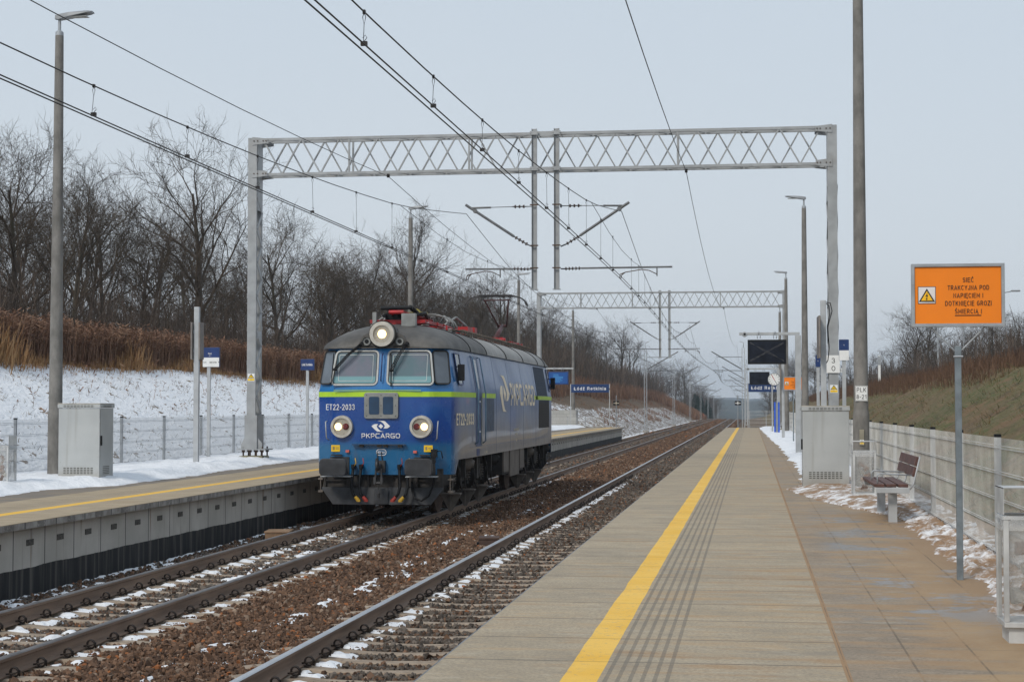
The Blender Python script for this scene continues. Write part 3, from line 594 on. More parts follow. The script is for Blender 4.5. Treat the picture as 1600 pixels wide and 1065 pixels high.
base = pm2.mix(med.ramp(.3, .7), (.34, .27, .175), (.43, .345, .235)); inb = px.lt(-11.6); base = pm2.mix(inb, base, pm2.mix(med, (.16, .135, .11), (.22, .19, .155)))
base = pm2.mix(strk.ramp(.5, .68)*.6, base, (.36, .26, .15)); base = pm2.mix(joint(py, 0, 1., .02)*px.gt(-11.6)*.5, base, (.13, .11, .09)); base = pm2.mix(fine.ramp(.4, .7)*.25, base, (.12, .1, .08))
dots = ((py/.05).frac().lt(.5))*(((px+11.)/.07).frac().lt(.5))*px.between(-11.05, -10.6); base = pm2.mix(dots*.5, base, (.10, .09, .08))
wob = pm2.noise(1.5, 3)*.03; yl = (px+wob).between(-10.40, -10.18); base = pm2.mix(yl*.92, base, pm2.mix(med, (.84, .50, .05), (.80, .46, .04)))
edge = px.gt(-9.40)*0; sidez = pz.lt(.752); ed = pm2.noise(7, 4); edc = pm2.mix(ed.ramp(.3, .7), (.22, .20, .18), (.36, .345, .32)); hole = ((py/1.).frac().between(.38, .66))*pm2.noise(30, 2).gt(.42)
edc = pm2.mix(hole*.5, edc, (.06, .055, .05)); edc = pm2.mix(joint(py, 0, 1., .03), edc, (.05, .05, .05)); base = pm2.mix(sidez, base, edc)
pm2.color(base); pm2.bump(fine*.3, .004)
slab('platform', -15.4, -9.34, 3, 126.6, pm2.m, 1).scale = (1, 1, 1)
# ---------------- snow strips on the platforms
def pw(y, tab):
    return np.interp(y, [t[0] for t in tab], [t[1] for t in tab])
RB = [(9, 2.0), (11, 1.98), (12.5, 1.84), (15, 1.95), (17.6, 1.92), (21, 1.98), (23.6, 2.0), (24.4, 1.78), (26, 1.35), (27.5, 1.08), (29.5, .78), (31.2, .72), (33, .95), (38, 1.12), (50, 1.10), (60, 1.10), (80, .92), (110, .70), (125, .62)]
xs2 = np.arange(.4, 2.62, .03); ys2 = np.concatenate([np.arange(9, 36, .03), np.arange(36, 125.2, .18)])
SX, SY = np.meshgrid(xs2, ys2, indexing='ij'); bd = pw(SY, RB)+.30*(N1.fbm(SY*1.4, SX*.8)-.5)+.16*(N3.fbm(SX*5, SY*5)-.5)
d = SX-bd; lump = N2.fbm(SX*7, SY*7, 5)
near = sstep(25.5, 22.5, SY); h = np.where(d > 0, .018+.09*sstep(0, .45, d), -.03+d*.5)
h = h*(1-near*.55)+(lump-.5)*(.05+.13*near)*sstep(-.1, .1, d)+near*(.012)
h = np.where(SX > 2.2, h+(SX-2.2)*.06, h)
nearm = SY < 25.2
def strip_mesh(name, sel0, sel1, mat_, label):
    j0, j1 = sel0, sel1; X_, Y_, H_ = SX[:, j0:j1], SY[:, j0:j1], h[:, j0:j1]
    tag(npmesh(name, np.stack([X_.ravel(), Y_.ravel(), (PT+H_).ravel()], 1), grid_faces(X_.shape[0], X_.shape[1]), mat_, True), label, 'snow', None, 'stuff')
j = int(np.searchsorted(ys2, 34.5)); strip_mesh('dirty_snow', 0, j, DIRTY, 'muddy, sand stained slush along the foot of the right fence')
strip_mesh('platform_snow', j-1, len(ys2), SNOW, 'white snow strip along the fence side of the near platform')
LB = [(20, -12.2), (27, -12.35), (29, -12.6), (31, -12.0), (32.5, -11.9), (36, -12.1), (40, -12.3), (50, -12.6), (60, -12.9), (90, -12.8), (126, -12.2)]
xs2 = np.arange(-15.38, -11.2, .06); ys2 = np.concatenate([np.arange(20, 60, .08), np.arange(60, 126.4, .3)])
SX, SY = np.meshgrid(xs2, ys2, indexing='ij'); bd = pw(SY, LB)+.5*(N1.fbm(SY*.9, SX*.6)-.5)+.2*(N3.fbm(SX*4, SY*4)-.5)
d = bd-SX; lump = N2.fbm(SX*3, SY*2.5, 5); h = np.where(d > 0, .015+.14*sstep(0, .7, d), -.03+d*.5)+(lump-.5)*.12*sstep(-.05, .25, d)
h = np.where(SX < -14.9, h*.5, h); strip_mesh('platform_snow', 0, len(ys2), SNOW, 'white shovelled snow strip along the fence of the far platform')
# sandy slush heap beside the cabinet pole
# ================================================================== fences
def fence(name, label, A, B, pitch, posts, ztop, zbot, postm, cap=BLACK, vs_=.05, toprow=True, wr=.0017, inner=1, wm=None):
    t = thing(name, label, 'fence', (A[0], A[1], 0)); A3, B3 = Vector((0, 0, 0)), Vector((B[0]-A[0], B[1]-A[1], 0)); L_ = B3.length; d = B3.normalized(); nn = Vector((d.y, -d.x, 0))*inner
    for i, s in enumerate(posts):
        p = d*s; m = MB(); m.bar(p+Vector((0, 0, zbot-.2)), p+Vector((0, 0, ztop+.02)), .06, .045, up=d); m.cur = 1; m.bar(p+Vector((0, 0, ztop+.02)), p+Vector((0, 0, ztop+.05)), .066, .052, up=d)
        m.build('post', [postm, cap], t)
    m = MB(); n = int(L_/vs_); vw = []; vf = []
    co = []; off = nn*.036
    for i in range(n+1):
        p = d*(i*vs_)+off; co.append((p.x, p.y))
    co = np.array(co); q = wr; ring = np.array([(-q, -q), (q, -q), (q, q), (-q, q)])
    P = np.zeros((len(co), 8, 3)); P[:, :4, :2] = co[:, None]+ring; P[:, 4:, :2] = co[:, None]+ring; P[:, :4, 2] = zbot+.05; P[:, 4:, 2] = ztop+.02
    F = np.array([(0, 1, 5, 4), (1, 2, 6, 5), (2, 3, 7, 6), (3, 0, 4, 7)])[None]+(np.arange(len(co))*8)[:, None, None]
    npmesh('panel', P.reshape(-1, 3), F.reshape(-1, 4), FENCEM, False, None, t) if not wm else npmesh('panel', P.reshape(-1, 3), F.reshape(-1, 4), wm, False, None, t)
    m = MB(); H_ = ztop-zbot
    zs = [zbot+.06, zbot+.08]+[zbot+H_*k_ for k_ in (.28, .50, .72, .93)]
    for z in zs: m.bar(off+Vector((0, 0, z)), off+d*L_+Vector((0, 0, z)), .010, .007); m.bar(off+nn*.02+Vector((0, 0, z+.03)), off+nn*.02+d*L_+Vector((0, 0, z+.03)), .007, .006)
    m.build('horizontal_wires', wm or FENCEM, t)
    MB().bar(Vector((0, 0, zbot+.01)), d*L_+Vector((0, 0, zbot+.01)), .03, .045).build('bottom_rail', simple('bottom_rail', (.16, .17, .18), .6, .2), t)
    return t
FP = 2.98
fence('mesh_fence', 'grey wire mesh fence along the right edge of the near platform below the bank', (2.38, 8.3), (2.38, 125), FP, [.0+(17.06-8.3-FP*3)+FP*i for i in range(0, 40)], PT+1.18, PT+.02, GALVL, inner=-1, wr=.0013)
fence('mesh_fence', 'light wire mesh fence behind the far platform at the foot of the snowy bank', (-15.0, 24.1), (-15.0, 117), FP, [33.2-24.1-FP*3+.0+FP*i for i in range(0, 32)], PT+1.22, PT+.06, FPOST, inner=1, wm=GALV, wr=.0024)
fence('end_fence', 'short mesh fence closing the far end of the near platform', (-.1, 125.6), (2.38, 125.6), 2, [0, 1.2, 2.45], PT+1.25, PT, GALV)
fence('end_fence', 'low railing at the far end of the opposite platform beside the station name board', (-14.9, 126.3), (-10.9, 126.3), 2, [0, 1.33, 2.66, 4], PT+.75, PT, GALV)
# ================================================================== lamps
def lamp(x, y, s, h, label, rtop=.083, rbot=.135, basecyl=True, head=True, yaw=0):
    t = thing('lamp_post', label, 'street lamp', (x, y, PT), 0, 'concrete lamp posts on the platforms')
    m = MB(); n = 18; br = rbot*1.12
    m.cyl((0, 0, -.1), (0, 0, 1.35), br, br, n, False); m.cyl((0, 0, 1.35), (0, 0, 1.45), br, rbot, n, False); m.cyl((0, 0, 1.45), (0, 0, h), rbot, rtop, n)
    m.build('concrete_pole', POLEC, t)
    m = MB(); m.cyl((0, 0, h), (0, 0, h+.07), rtop*1.0, rtop*.98, n); m.cyl((0, 0, h+.07), (0, 0, h+.10), rtop*.98, rtop*.6, n); m.cyl((0, 0, h+.1), (0, 0, h+.34), .032, .032, 10); m.build('pole_cap', GALV, t)
    if head:
        L_ = MB(); a = R(5); q = []
        for u, hw, z0, z1 in ((-.08*s, .05, -.05, .03), (0, .08, -.06, .055), (.22*s, .13, -.035, .06), (.62*s, .14, 0, .045), (.70*s, .10, .01, .03)):
            zz = abs(u)*math.tan(a)+h+.38; q += [(u, -hw, zz+z0), (u, hw, zz+z0), (u, hw*.7, zz+z1), (u, -hw*.7, zz+z1)]
        L_.add(q, [(i*4+k, i*4+(k+1) % 4, i*4+4+(k+1) % 4, i*4+4+k) for i in range(4) for k in range(4)]+[(0, 1, 2, 3), (19, 18, 17, 16)])
        L_.build('lamp_head', ALU, t, .006)
        MB().box(min(.25*s, .6*s), max(.25*s, .6*s), -.09, .09, h+.365, h+.375).build('lamp_glass', simple('lamp_glass', (.5, .52, .5), .2), t)
    return t
HL = 9.03
lamp(-13.88, 32.6, 1, HL, 'tall concrete lamp post right behind the grey cabinet on the far platform')
lamp(-13.4, 66.2, 1, HL, 'concrete lamp post rising directly behind the locomotive cab')
lamp(-13.7, 100.2, 1, HL, 'thin concrete lamp post just left of the gantry hanging post, above the locomotive roof')
lamp(-13.75, 132, 1, HL, 'farthest concrete lamp post of the opposite platform, beside the blue station name board', head=False)
lamp(1.93, 30.6, -1, HL, 'stout concrete pole with the white number plate, right of the grey cabinet', .087, .128, head=False)
lamp(2.03, 65, -1, HL, 'concrete lamp post between the departure display and the kilometre plate, lamp head pointing left')
lamp(2.08, 101, -1, HL, 'smaller concrete lamp post seen left of the tall one, above the departure display')
lamp(2.0, 118, -1, 8.0, 'distant thin lamp post hidden partly by the departure display', head=False)
lp = [o for o in bpy.data.objects if o.get('label', '').startswith('stout')][0]
# number plate and warning box on the stout pole
def plate(name, parent, c, w, h, lines, mat_=WPLT, tm=BLK, border=True, u=(1, 0, 0)):
    m = MB(); u = Vector(u); nrm = u.cross(Vector((0, 0, 1))); c = Vector(c); m.plate(c, u, (0, 0, 1), w, h, .008, .006)
    if border:
        m.cur = 1; o_ = [c+u*a+Vector((0, 0, b))+nrm*.001 for a, b in rrect(w*.95, h*.95, .004, 1)]; i_ = [c+u*a+Vector((0, 0, b))+nrm*.001 for a, b in rrect(w*.91, h*.91, .004, 1)]; m.ring(o_, i_, nrm*.001)
    p = m.build(name, [mat_, tm], parent)
    m = MB()
    for body, dx, dz, tw, th_ in lines: m.text(body, tw, th_, c+u*dx+Vector((0, 0, dz))+nrm*.002, u, (0, 0, 1), .002)
    if lines: m.build('lettering', tm, p)
    return p
plate('number_plate', lp, (0, -.135, 1.735-.0), .215, .27, [('PLK', 0, .062, .16, .075), ('8-21', 0, -.06, .17, .075)])
def warn_tri(parent, c, s, text=True, name='warning_sign'):
    c = Vector(c); m = MB(); m.plate(c, (1, 0, 0), (0, 0, 1), s, s*1.05, .004, .004); w_ = m.build(name, WPLT, parent)
    m = MB(); f = (0, -.0015, 0)
    m.poly([c+Vector((a*s, -.001, b*s)) for a, b in ((-.46, -.10), (.46, -.10), (0, .50))], f); m.cur = 1
    m.poly([c+Vector((a*s, -.003, b*s)) for a, b in ((-.33, -.03), (.33, -.03), (0, .37))], f); m.cur = 0
    m.poly([c+Vector((a*s, -.005, b*s)) for a, b in ((.05, .27), (-.09, .10), (.01, .12), (-.03, -.01), (.10, .16), (0, .14))], f)
    m.cur = 1; m.poly([c+Vector((a*s, -.001, b*s)) for a, b in ((-.47, -.46), (.47, -.46), (.47, -.17), (-.47, -.17))], f); m.cur = 0
    for k_ in (-.25, -.36): m.poly([c+Vector((a*s, -.003, k_*s+b)) for a, b in ((-.38*s, 0), (.38*s, 0), (.38*s, .03*s), (-.38*s, .03*s))], f)
    m.build('warning_symbol', [BLK, YELL], w_); return w_
m = MB(); m.box(-.04, .04, -.165, -.12, .82, 1.10); bx_ = m.build('socket_box', simple('socket_box', (.27, .25, .19), .6), lp, .004)
warn_tri(bx_, (0, -.167, .88), .075)
# ================================================================== cabinets
def cabinet(x, y, w_, d_, h_, label, hx=1):
    t = thing('switch_cabinet', label, 'cabinet', (x, y, PT), 0, 'grey electrical cabinets')
    MB().box(0, w_, 0, d_, -.05, .04).build('plinth', GREYP, t, .004); m = MB(); m.box(0, w_, 0, d_, .042, h_-.09); m.build('body', GREYP, t, .01)
    m = MB(); m.box(-.018, w_+.018, -.018, d_+.018, h_-.085, h_-.012); m.build('lid', GREYP, t, .01)
    MB().poly([(-.015, -.015, h_-.011), (w_+.015, -.015, h_-.011), (w_+.015, d_+.015, h_-.011), (-.015, d_+.015, h_-.011)], (0, 0, .02)).build('roof', simple('cabinet_roof', (.42, .40, .35), .7), t, .006)
    m = MB(); fx0 = w_*.13; nc = 9; pw_ = (w_*.74)/nc
    m.mark()
    for i in range(nc):
        for r_ in range(4): m.box(fx0+i*pw_, fx0+i*pw_+pw_*.68, -.003, .001, .20+r_*.034, .218+r_*.034)
        for r_ in range(2): m.box(fx0+i*pw_, fx0+i*pw_+pw_*.75, -.021, -.017, h_-.066+r_*.024, h_-.053+r_*.024)
    for sx in (0, 1):
        m.mark(); X0 = w_-.001 if sx else -.003
        for i in range(6):
            for r_ in range(5): m.box(X0, X0+.004, d_*.25+i*d_*.08, d_*.25+i*d_*.08+d_*.05, .19+r_*.034, .208+r_*.034)
            for r_ in range(2): m.box(X0+(.018 if sx else -.018), X0+.004+(.018 if sx else -.018), d_*.2+i*d_*.1, d_*.2+i*d_*.1+d_*.07, h_-.066+r_*.024, h_-.053+r_*.024)
    m.build_each('vent_slots', GREYD, t); X0 = w_ if hx > 0 else -.03
    MB().box(X0, X0+.03, .04, .075, h_*.48, h_*.48+.19).build('handle', BLACK, t, .005)
    MB().box(X0-.002 if hx < 0 else w_-.001, (X0+.001) if hx < 0 else w_+.002, .02, .026, .06, h_-.12).build('door_seam', GREYD, t)
cabinet(-13.37, 31.55, .84, .72, 1.56, 'tall pale grey cabinet on the far platform in front of the lamp post')
cabinet(.93, 31.3, .83, .6, 1.51, 'large pale grey cabinet on the near platform left of the numbered pole', -1)
# ================================================================== litter bins
def bin_(x, y, label, hood=False, rz=0, litter=True):
    t = thing('litter_bin', label, 'litter bin', (x, y, PT), rz, 'glazed litter bins'); w_ = .36; h_ = .78; g = simple('bin_frame', (.52, .53, .53), .5, .2) if 'bin_frame' not in bpy.data.materials else bpy.data.materials['bin_frame']
    m = MB(); m.box(-w_/2+.03, w_/2-.03, -w_/2+.03, w_/2-.03, -.02, .10); m.build('base', g, t, .006); m = MB(); m.box(-w_/2, w_/2, -w_/2, w_/2, .10, .135); m.build('tray', g, t, .004)
    m = MB()
    for sx in (-1, 1):
        for sy in (-1, 1): m.box(sx*(w_/2-.016)-.016, sx*(w_/2-.016)+.016, sy*(w_/2-.016)-.016, sy*(w_/2-.016)+.016, .136, h_)
    m.build('frame', g, t, .003)
    m = MB()
    for s in (-1, 1): m.mark().box(-w_/2+.034, w_/2-.034, s*(w_/2-.012)-.002, s*(w_/2-.012)+.002, .138, h_-.01); m.mark().box(s*(w_/2-.012)-.002, s*(w_/2-.012)+.002, -w_/2+.034, w_/2-.034, .138, h_-.01)
    m.build_each('glass_panel', BINGL, t)
    m = MB(); o_ = [(a, b, h_) for a, b in rrect(w_+.01, w_+.01, .01, 2)]; i_ = [(a, b, h_) for a, b in rrect(w_-.05, w_-.05, .01, 2)]; m.ring(o_, i_, (0, 0, .022)); m.build('rim', g, t)
    m = MB()
    if hood:
        m.box(-w_/2, -w_/2+.004, -w_/2, w_/2, h_+.03, h_+.20); m.box(-w_/2, w_/2, -w_/2, -w_/2+.004, h_+.198, h_+.202); m.box(-w_/2, w_/2, -w_/2+.005, w_/2, h_+.195, h_+.20); m.box(w_/2-.004, w_/2, -w_/2+.005, w_/2, h_+.03, h_+.194)
        m.build('hood', g, t)
    else:
        m.mark().tube([(-w_/2, -w_/2+.02, h_), (-w_/2, -w_/2+.02, h_+.17), (w_/2, -w_/2+.02, h_+.17), (w_/2, -w_/2+.02, h_)], .008, 6); m.mark().tube([(-w_/2, w_/2-.02, h_), (-w_/2, w_/2-.02, h_+.17), (w_/2, w_/2-.02, h_+.17), (w_/2, w_/2-.02, h_)], .008, 6)
        m.build_each('hoop', g, t)
    # bag: crumpled sheet inside, folded over the rim
    m = MB(); n = 26; rows = 12; vs = []; r_ = random.Random(int(abs(x)*10))
    for j_ in range(rows):
        f = j_/(rows-1)
        for i in range(n):
            a = 2*math.pi*i/n; q = min(abs(1/math.cos(a)) if abs(math.cos(a)) > .707 else 9, abs(1/math.sin(a)) if abs(math.sin(a)) > .707 else 9)
            rad = (w_/2+.012)*q*.97 if j_ < 2 else (w_/2-.035)*(q*.6+.45)*(1-.35*max(0, f-.3))+r_.uniform(-.012, .012)
            z = h_-.07 if j_ == 0 else (h_+.024 if j_ == 1 else h_-.02-(f-.16)*.62+r_.uniform(-.008, .008)); vs.append((rad*math.cos(a), rad*math.sin(a), z))
    m.add(vs, [(j_*n+i, j_*n+(i+1) % n, (j_+1)*n+(i+1) % n, (j_+1)*n+i) for j_ in range(rows-1) for i in range(n)]+[tuple((rows-1)*n+i for i in range(n))], True); m.build('bag', BAG, t)
    if litter:
        m = MB()
        for q in range(7):
            c = Vector((r_.uniform(-.07, .07), r_.uniform(-.08, .06), .22+q*.06)); vs = [c+Vector((r_.uniform(-.07, .07), r_.uniform(-.05, .05), r_.uniform(-.06, .06))) for _ in range(9)]
            bm = bmesh.new(); [bm.verts.new(v) for v in vs]; rr_ = bmesh.ops.convex_hull(bm, input=bm.verts); bm.verts.index_update(); m.cur = q % 3; used = [f for f in bm.faces]; m.add([v.co.copy() for v in bm.verts], [[v.index for v in f.verts] for f in used]); bm.free()
        m.build('litter', [TRASH, simple('litter_white', (.6, .58, .52), .7, 0, .2, 9), simple('litter_brown', (.30, .16, .09), .8, 0, .3, 9)], t)
    return t
bin_(1.76, 11.28, 'glass sided litter bin full of litter, cut off by the right picture edge', True)
bin_(1.77, 27.55, 'small litter bin with clear sides and hoop between the numbered pole and the bench', rz=R(2))
bin_(-13.42, 29.2, 'litter bin at the left edge of the picture on the far platform', True)
# ================================================================== bench
t = thing('bench', 'bench with brown wooden slats and grey frame standing against the mesh fence', 'bench', (1.82, 23.6, PT))
for y in (-.98, .98-.0): 
    m = MB(); m.box(-.055, .055, y-.05, y+.05, -.02, .385); m.build('leg', GALVL, t, .004)
m = MB()
for y in (-1.20, 1.17): m.box(-.22, .20, y-.0, y+.03, .385, .455)
m.box(-.03, .03, -1.169, 1.169, .387, .43); m.build('seat_frame', GALVL, t, .004)
for k_ in range(3):
    x0 = -.24+.15*k_; MB().box(x0, x0+.125, -1.16, 1.16, .457, .50).build('seat_slat', WOODB, t, .006)
for z0, x0 in ((.60, .235), (.735, .265)):
    m = MB(); m.poly([(x0, -1.16, z0), (x0+.045, -1.16, z0-.01), (x0+.075, -1.16, z0+.11), (x0+.03, -1.16, z0+.12)], (0, 2.32, 0)); m.build('back_slat', WOODB, t, .006)
for y in (-1.185, 0, 1.185):
    MB().tube([(.20, y, .43), (.25, y, .50), (.335, y, .86)], .012, 6).build('back_support', GALVL, t)
for y in (-1.1, 0): MB().tube([(-.20, y, .46), (-.20, y, .60), (-.17, y, .63), (.29, y, .61)], .009, 6).build('armrest', GALV, t)
# ================================================================== orange warning boards
def warnboard(x, y, label, detail=True):
    t = thing('warning_board', label, 'warning sign', (x, y, PT), 0, 'orange high voltage warning boards'); zc = 2.25+(636-461.5)/179.5-PT; W, H = .79, .55
    MB().box(-.026, .026, -.03, .03, -.1, 2.02).build('post', POSTG, t, .004)
    m = MB(); m.box(-.024, .024, -.028, .028, 2.021, 2.024); m.cyl((-.026, 0, 1.98), (-.24, -.02, zc-H/2+.01), .007, n=6); m.cyl((.026, 0, 1.98), (.24, -.02, zc-H/2+.01), .007, n=6); m.cyl((-.04, -.03, 1.93), (.04, -.03, 1.93), .01, n=6)
    m.bar((-.3, .02, zc-.2), (.3, .02, zc-.2), .03, .03); m.build('brace', GALV, t)
    m = MB(); m.box(-W/2+.03, W/2-.03, -.045, -.03, zc-H/2+.03, zc+H/2-.03); sh = m.build('orange_sheet', ORNG, t)
    m = MB(); o_ = [(a, -.06, zc+b) for a, b in rrect(W, H, 0)]; i_ = [(a, -.06, zc+b) for a, b in rrect(W-.056, H-.056, 0)]; m.ring(o_, i_, (0, .05, 0)); m.build('board_frame', GALV, t, .003)
    if detail:
        m = MB()
        for a in (-.20, .20):
            for b in (-1, 1): m.cyl((a, -.061, zc+b*(H/2-.014)), (a, -.066, zc+b*(H/2-.014)), .006, n=8)
        for b in (-.1, .1):
            for a in (-1, 1): m.cyl((a*(W/2-.014), -.061, zc+b), (a*(W/2-.014), -.066, zc+b), .006, n=8)
        m.build('rivets', GALVL, t)
    s = 1/1196.; cx_, cz_ = 662, 422                     # offsets measured on the board itself, in its own plane
    Q = lambda u_, v_: ((u_-cx_)*s, -.0465, zc+(cz_-v_)*s)
    m = MB()
    for body, u0, u1, v0, v1 in (('SIEĆ', 712, 824, 240, 288), ('TRAKCYJNA POD', 558, 978, 320, 368), ('NAPIĘCIEM !', 616, 916, 402, 450), ('DOTKNIĘCIE GROZI', 532, 1000, 482, 532), ('ŚMIERCIĄ !', 630, 900, 566, 614)):
        p = Q((u0+u1)/2, (v0+v1)/2); m.text(body, (u1-u0)*s, (v1-v0)*s, p)
    a = Q(630, 628); b = Q(896, 637); m.box(a[0], b[0], -.048, -.0466, b[2], a[2]); m.build('lettering', BLK, sh)
    m = MB(); a = Q(256, 510); b = Q(438, 330); m.box(a[0], b[0], -.047, -.0455, a[2], b[2]); m.cur = 1; a2, b2 = Q(262, 504), Q(432, 336); m.box(a2[0], b2[0], -.0482, -.0471, a2[2], b2[2])
    m.cur = 0; y_ = -.0483; P = lambda pts, yy, dd=-.0012: m.poly([(Q(u_, v_)[0], yy, Q(u_, v_)[2]) for u_, v_ in pts], (0, dd, 0))
    P([(264, 490), (430, 490), (347, 350)], -.0483); m.cur = 2; P([(287, 477), (407, 477), (347, 376)], -.0496); m.cur = 0
    P([(352, 392), (330, 436), (346, 430), (340, 458), (333, 458), (345, 474), (355, 458), (347, 458), (360, 414), (344, 420), (356, 392)], -.0509)
    m.build('voltage_symbol', [BLK, simple('symbol_ground', (.62, .60, .60), .5), simple('symbol_yellow', (.85, .45, .01), .5)], sh)
warnboard(1.786, 15.15, 'large orange high voltage warning board on a single steel post in the right foreground')
warnboard(1.72, 70.4, 'small far orange warning board half hidden behind the display post', False)
# ================================================================== departure displays, clock
def display(x, y, label, lit=False, w_=1.19, h_=.76, px0=-1.55, mirror=1, beam=(-1.81, .05), z=2.83, cross=True, camera=True):
    t = thing('departure_display', label, 'information display', (x, y, PT), 0, 'hanging departure displays')
    MB().box(-.09, .09, -.09, .09, -.05, 3.72).build('post', GALVL, t, .008)
    m = MB(); m.box(beam[0], beam[1] if mirror > 0 else beam[1], -.05, .05, 3.73, 3.82); m.build('beam', GALVL, t, .006)
    m = MB(); c = px0+w_/2
    for a in (-.25, .25):
        m.mark().tube([(c+a-.04, -.08, 3.62), (c+a-.05, -.08, 3.72), (c+a, -.08, 3.86), (c+a+.05, -.08, 3.72), (c+a+.04, -.08, 3.62)], .012, 6)
    m.build_each('hanger', GALV, t)
    m = MB(); m.box(px0, px0+w_, -.12, .12, z, z+h_); hs = m.build('housing', NAVYS if lit else BLACK, t, .012)
    m = MB(); m.box(px0+.05, px0+w_-.05, -.124, -.121, z+.06, z+h_-.06)
    if lit:
        m.build('screen', LITSCR, hs); m = MB(); r_ = random.Random(3)
        for q in range(7): m.box(px0+.3, px0+.3+r_.uniform(.3, .75), -.126, -.1245, z+.16+q*.07, z+.175+q*.07)
        m.build('screen_text', LITTXT, hs)
    else:
        sc_ = m.build('screen', GLASSD, hs)
        m = MB(); r_ = random.Random(5)
        if cross:
            for sgn in (1, -1):
                for q in range(5):
                    dz = r_.uniform(-.018, .018); pts = [(px0+.08+f*(w_-.16), -.126, z+h_/2+sgn*(f-.5)*(h_-.2)+dz+.02*math.sin(f*9+q)) for f in [i/8 for i in range(9)]]
                    for a_, b_ in zip(pts, pts[1:]): m.bar(a_, b_, .004+.004*r_.random(), .002, up=(0, -1, 0))
            m.build('tape_marks', simple('tape_residue', (.075, .075, .08), .7, 0, .4, 20), sc_)
    if camera:
        m = MB(); m.cyl((beam[0]+.17, -.06, 3.76), (beam[0]+.17, -.16, 3.76), .085, .07, 14); m.cur = 1; m.cyl((beam[0]+.17, -.161, 3.76), (beam[0]+.17, -.175, 3.76), .04, .03, 12); m.build('dome_camera', [GALVL, BLACK], t)
    return t
LITSCR = M('lit_screen', .3); LITSCR.color((.004, .03, .12)); LITSCR.b.inputs['Emission Color'].default_value = (.005, .06, .22, 1); LITSCR.b.inputs['Emission Strength'].default_value = .5; LITSCR = LITSCR.m
LITTXT = M('screen_text', .3); LITTXT.color((.05, .2, .4)); LITTXT.b.inputs['Emission Color'].default_value = (.08, .35, .6, 1); LITTXT.b.inputs['Emission Strength'].default_value = .6; LITTXT = LITTXT.m
display(1.46, 53.4, 'dark departure display with a smeared cross, nearer of two on the near platform')
display(1.62, 102, 'farther dark departure display on the near platform, hanging behind the round clock', px0=-1.7, beam=(-1.95, .05), cross=False)
display(-12.95, 99.5, 'blue lit departure display of the far platform, peeping out behind the locomotive', True, px0=1.12, beam=(-.05, 2.6), camera=False)
t = thing('platform_clock', 'round white station clock with dark rim and red hand on a thin post', 'clock', (1.21, 98, PT))
MB().cyl((0, 0, -.05), (0, 0, 3.3), .045, n=12).build('post', GALVL, t)
m = MB(); m.cyl((.11, -.10, 3.08), (.11, .12, 3.08), .365, n=40); m.build('clock_case', simple('clock_rim', (.10, .11, .12), .4, .3), t)
m = MB(); m.cyl((.11, -.101, 3.08), (.11, -.108, 3.08), .335, n=40); fc = m.build('clock_face', WPLT, t)
m = MB()
for k_ in range(12):
    a = R(30*k_); m.mark().bar((.11+.24*math.sin(a), -.110, 3.08+.24*math.cos(a)), (.11+.31*math.sin(a), -.110, 3.08+.31*math.cos(a)), .028, .004, up=(0, -1, 0))
m.build_each('hour_mark', BLK, fc)
for nm, ang, ln, mt in (('hour_hand', 328, .22, BLK), ('minute_hand', 150, .33, BLK), ('red_hand', 332, .33, simple('red_hand', (.55, .03, .02), .5))):
    a = R(ang); yy = -.114-(.003 if nm == 'red_hand' else 0); MB().bar((.11-.06*math.sin(a), yy, 3.08-.06*math.cos(a)), (.11+ln*.87*math.sin(a), yy, 3.08+ln*.87*math.cos(a)), .028, .004, up=(0, -1, 0)).build(nm, mt, fc)
# ================================================================== station name boards
def nameboard(x0, x1, y, label, h_=.62, ztop=3.22):
    t = thing('station_name_board', label, 'station sign', (x0, y, PT), 0, 'large blue station name boards'); w_ = x1-x0
    MB().box(-.06, -.002, -.03, .03, -.05, ztop+.02).build('post', GALVL, t); MB().box(w_+.002, w_+.06, -.03, .03, -.05, ztop+.02).build('post', GALVL, t)
    m = MB(); m.box(0, w_, -.035, .035, ztop-h_, ztop); b_ = m.build('board', NAVY, t, .006)
    m = MB(); m.text('Łódź Retkinia', w_*.84, h_*.38, (w_*.5, -.037, ztop-h_*.52), sw=.15); m.build('lettering', WHT, b_)
    MB().cyl((w_+.03, -.04, ztop-.35), (w_+.03, -.10, ztop-.35), .05, n=10).build('clamp', RUST, t)
nameboard(-13.42, -10.55, 127.3, 'blue Łódź Retkinia name board at the end of the far platform, right of the locomotive')
nameboard(-.18, 2.58, 124.6, 'blue Łódź Retkinia name board half hidden by the clock on the near platform')
